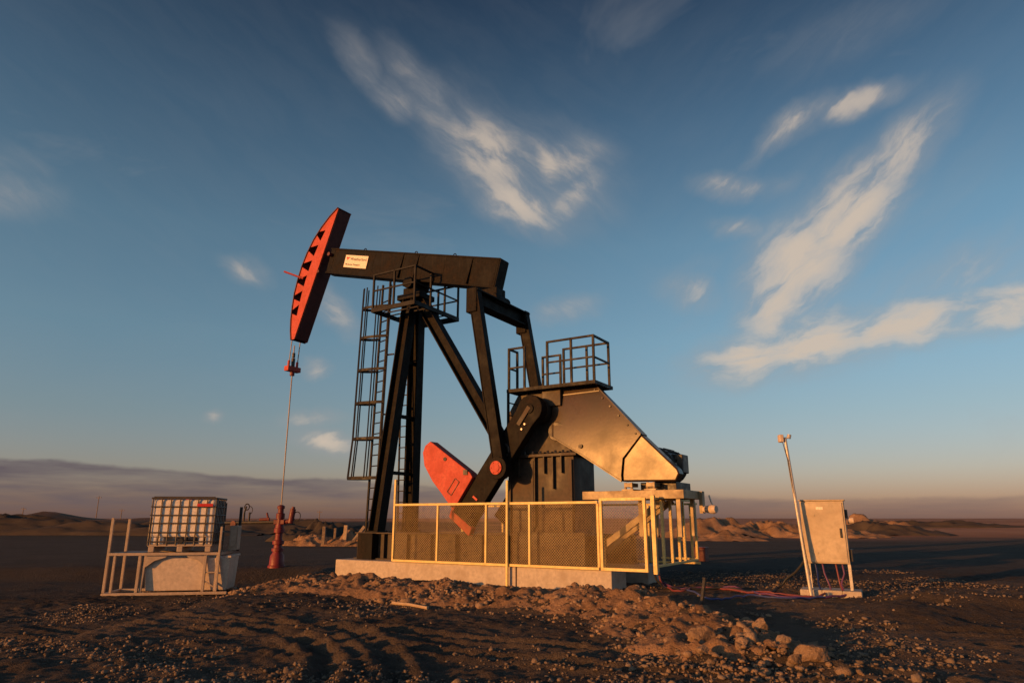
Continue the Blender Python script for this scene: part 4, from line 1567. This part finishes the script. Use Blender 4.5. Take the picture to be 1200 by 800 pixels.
MB().box(.386, .43, -.08, .10, 1.40, 1.56).build('side_socket', 'dark_metal', cab, .01)
m = MB().tube((.42, 0, 1.36), (.52, 0, 1.36), .055, 12)
m.build('side_lamp', 'bund_white', cab)
MB().box(.386, .44, -.1, .12, .62, .84).build('side_box', 'dark_metal', cab, .01)
for i, (x0, x1, mt) in enumerate(((-.1, -.02, 'cable_purple'), (.13, .17, 'cable_red'), (.24, .19, 'cable_purple'), (-.22, -.2, 'cable_blue'))):
    MB().path([(x0, -.05, .59), (x0 + .02, -.06, .4), (x1, -.1, .22), (x1 + .03, -.16, .115)], .016, 8).build('conduit', mt, cab)

lp0 = (5.50, 13.30)
lz = hz(*lp0)
pole = empty('lamp_pole', (lp0[0], lp0[1], lz), 0)
tag(pole, 'thin pale leaning pole with a small lamp head beside the control cabinet', 'lamp pole')
topv = (-.14, .15, 2.92)
MB().tube((0, 0, 0), topv, .036, 12, .028).build('pole_shaft', 'galvanised', pole)
MB().path([(.0, -.04, .4), (-.07, .06, 1.4), (-.15, .10, 2.5), (-.20, .14, 2.86)], .008, 6).build('lamp_wire', 'dark_metal', pole)
MB().bar((-.25, .15, 2.93), (-.05, .15, 2.94), .03, .03).build('cross_arm', 'galvanised', pole)
MB().box(-.27, -.18, .09, .21, 2.85, 3.0).build('lamp_head', 'bund_white', pole, .02)
MB().tube((-.07, .15, 2.93), (-.05, .15, 3.0), .04, 12).build('photo_cell', 'galvanised', pole)

# cables lying between the fence and the cabinet
def ground_cable(pts, r, mat, label, lift=.02):
    out = []
    for i in range(len(pts) - 1):
        a_, b_ = Vector(pts[i]), Vector(pts[i + 1])
        pm_, pn = Vector(pts[max(i - 1, 0)]), Vector(pts[min(i + 2, len(pts) - 1)])
        for k_ in range(8):
            t = k_ / 8
            p = .5 * ((2 * a_) + (b_ - pm_) * t + (2 * pm_ - 5 * a_ + 4 * b_ - pn) * t * t + (3 * a_ - pm_ - 3 * b_ + pn) * t ** 3)
            out.append(p)
    out.append(Vector(pts[-1]))
    res = [(p.x, p.y, surf(p.x, p.y) + p.z + lift) for p in out]
    o = MB().path(res, r, 8).build('cable', mat, None, 0, True)
    return tag(o, label, 'cable')


ground_cable([(2.95, 15.0, .35), (3.0, 14.85, .12), (3.15, 14.5, .0), (3.6, 14.35, .0), (4.2, 14.25, .02), (4.8, 13.75, .0), (5.2, 13.95, .10), (5.5, 13.75, .45), (5.62, 13.62, .70)],
             .022, 'rubber_black', 'black cable looping up to the left side of the control cabinet')
ground_cable([(3.05, 14.95, .3), (3.08, 14.7, .05), (3.3, 14.2, 0), (3.8, 14.5, .02), (4.3, 14.1, .0), (4.9, 13.5, .0), (5.5, 13.2, .0), (5.75, 13.3, .05)],
             .02, 'cable_red', 'reddish cable on the ground between the fence corner and cabinet')
ground_cable([(3.1, 15.0, .1), (3.4, 14.45, 0), (4.1, 14.45, .02), (4.6, 13.95, .0), (4.6, 13.3, 0), (5.3, 12.95, .0), (6.1, 13.2, .04)],
             .02, 'cable_purple', 'purple cable snaking over the ground toward the cabinet footing')
ground_cable([(3.2, 13.2, .1), (3.5, 12.6, 0), (4.2, 12.9, .02), (4.9, 12.7, .0), (5.8, 13.1, .02)],
             .016, 'cable_blue', 'thin blue cable nearest the camera, between stake and cabinet')

sx_, sy_ = 2.84, 11.1
stake = MB().tube((0, 0, -.15), (.14, .05, .48), .03, 10).tube((.14, .05, .48), (.145, .052, .50), .036, 10)
so = stake.build('steel_stake', 'dark_metal')
so.location = (sx_, sy_, surf(sx_, sy_))
tag(so, 'dark steel stake leaning out of the bank near the rubble', 'stake')

px0, px1 = (-2.05, 12.45), (-1.35, 11.65)
stk = MB().path([(px0[0], px0[1], surf(*px0) + .035), (-1.7, 12.05, surf(-1.7, 12.05) + .05), (px1[0], px1[1], surf(*px1) + .03)], .024, 6)
tag(stk.build('wooden_stick', 'wood_pale'), 'pale wooden stick lying on the gravel bank before the fence', 'stick')

# skid beam off the far corner of the fence, and a box behind it
bx, by = 6.45, 24.3
o = MB().box(-.18, .18, -.2, .2, -.1, .42).box(-.20, .20, -.22, .22, .421, .46).build('junction_box', 'dark_red_paint', None, .015)
o.location = (bx, by, hz(bx, by)); o.rotation_euler = (0, 0, -YAW)
tag(o, 'small dark red box on the ground behind the fence corner', 'box')

# ------------------------------------------------------------------ distant things
def post(x, y, h, w, lean, mat, label, group=None):
    o = MB().bar((0, 0, -.2), (lean[0], lean[1], h), w, w).build('wooden_post', mat, None, .01)
    o.location = (x, y, hz(x, y))
    tag(o, label, 'post', group)


post(-9.95, 37.5, 1.0, .16, (0, 0), 'wood_grey', 'stout upright post left of the debris behind the wellhead')
post(-9.55, 38.2, .9, .12, (0.02, 0), 'wood_grey', 'thin pale grey post just right of the stout post')
post(-8.87, 37.6, 1.05, .18, (.05, 0), 'wood_pale', 'pale broken post standing in the debris heap')
post(-8.65, 37.2, 1.0, .14, (.85, .2), 'wood_pale', 'pale plank slanting out of the debris heap beside the ladder')
post(-8.9, 36.9, .95, .10, (1.5, .2), 'wood_grey', 'grey beam propped flat across the top of the debris')


def utility_pole(x, y, h, label):
    r0 = empty('utility_pole', (x, y, hz(x, y)), 0)
    MB().tube((0, 0, -.5), (0, 0, h), .2, 8, .13).build('pole_shaft', 'wood_grey', r0)
    MB().bar((-1.1, 0, h - .7), (1.1, 0, h - .7), .16, .16).build('cross_arm', 'wood_grey', r0)
    m = MB()
    for x_ in (-.95, 0, .95):
        m.tube((x_, 0, h - .62), (x_, 0, h - .3), .07, 6)
    m.build('insulators', 'wood_grey', r0)
    tag(r0, label, 'utility pole', 'utility poles on the left skyline')


utility_pole(-177, 300, 10.3, 'tallest utility pole on the left skyline, nearest the tote')
utility_pole(-208.5, 300, 5.2, 'small utility pole left of the hill, leftmost on the skyline')
utility_pole(-172, 310, 5.0, 'small utility pole just left of the tote, right of the tall pole')
utility_pole(-82, 300, 4.6, 'faint far utility pole between the wellhead and ladder')
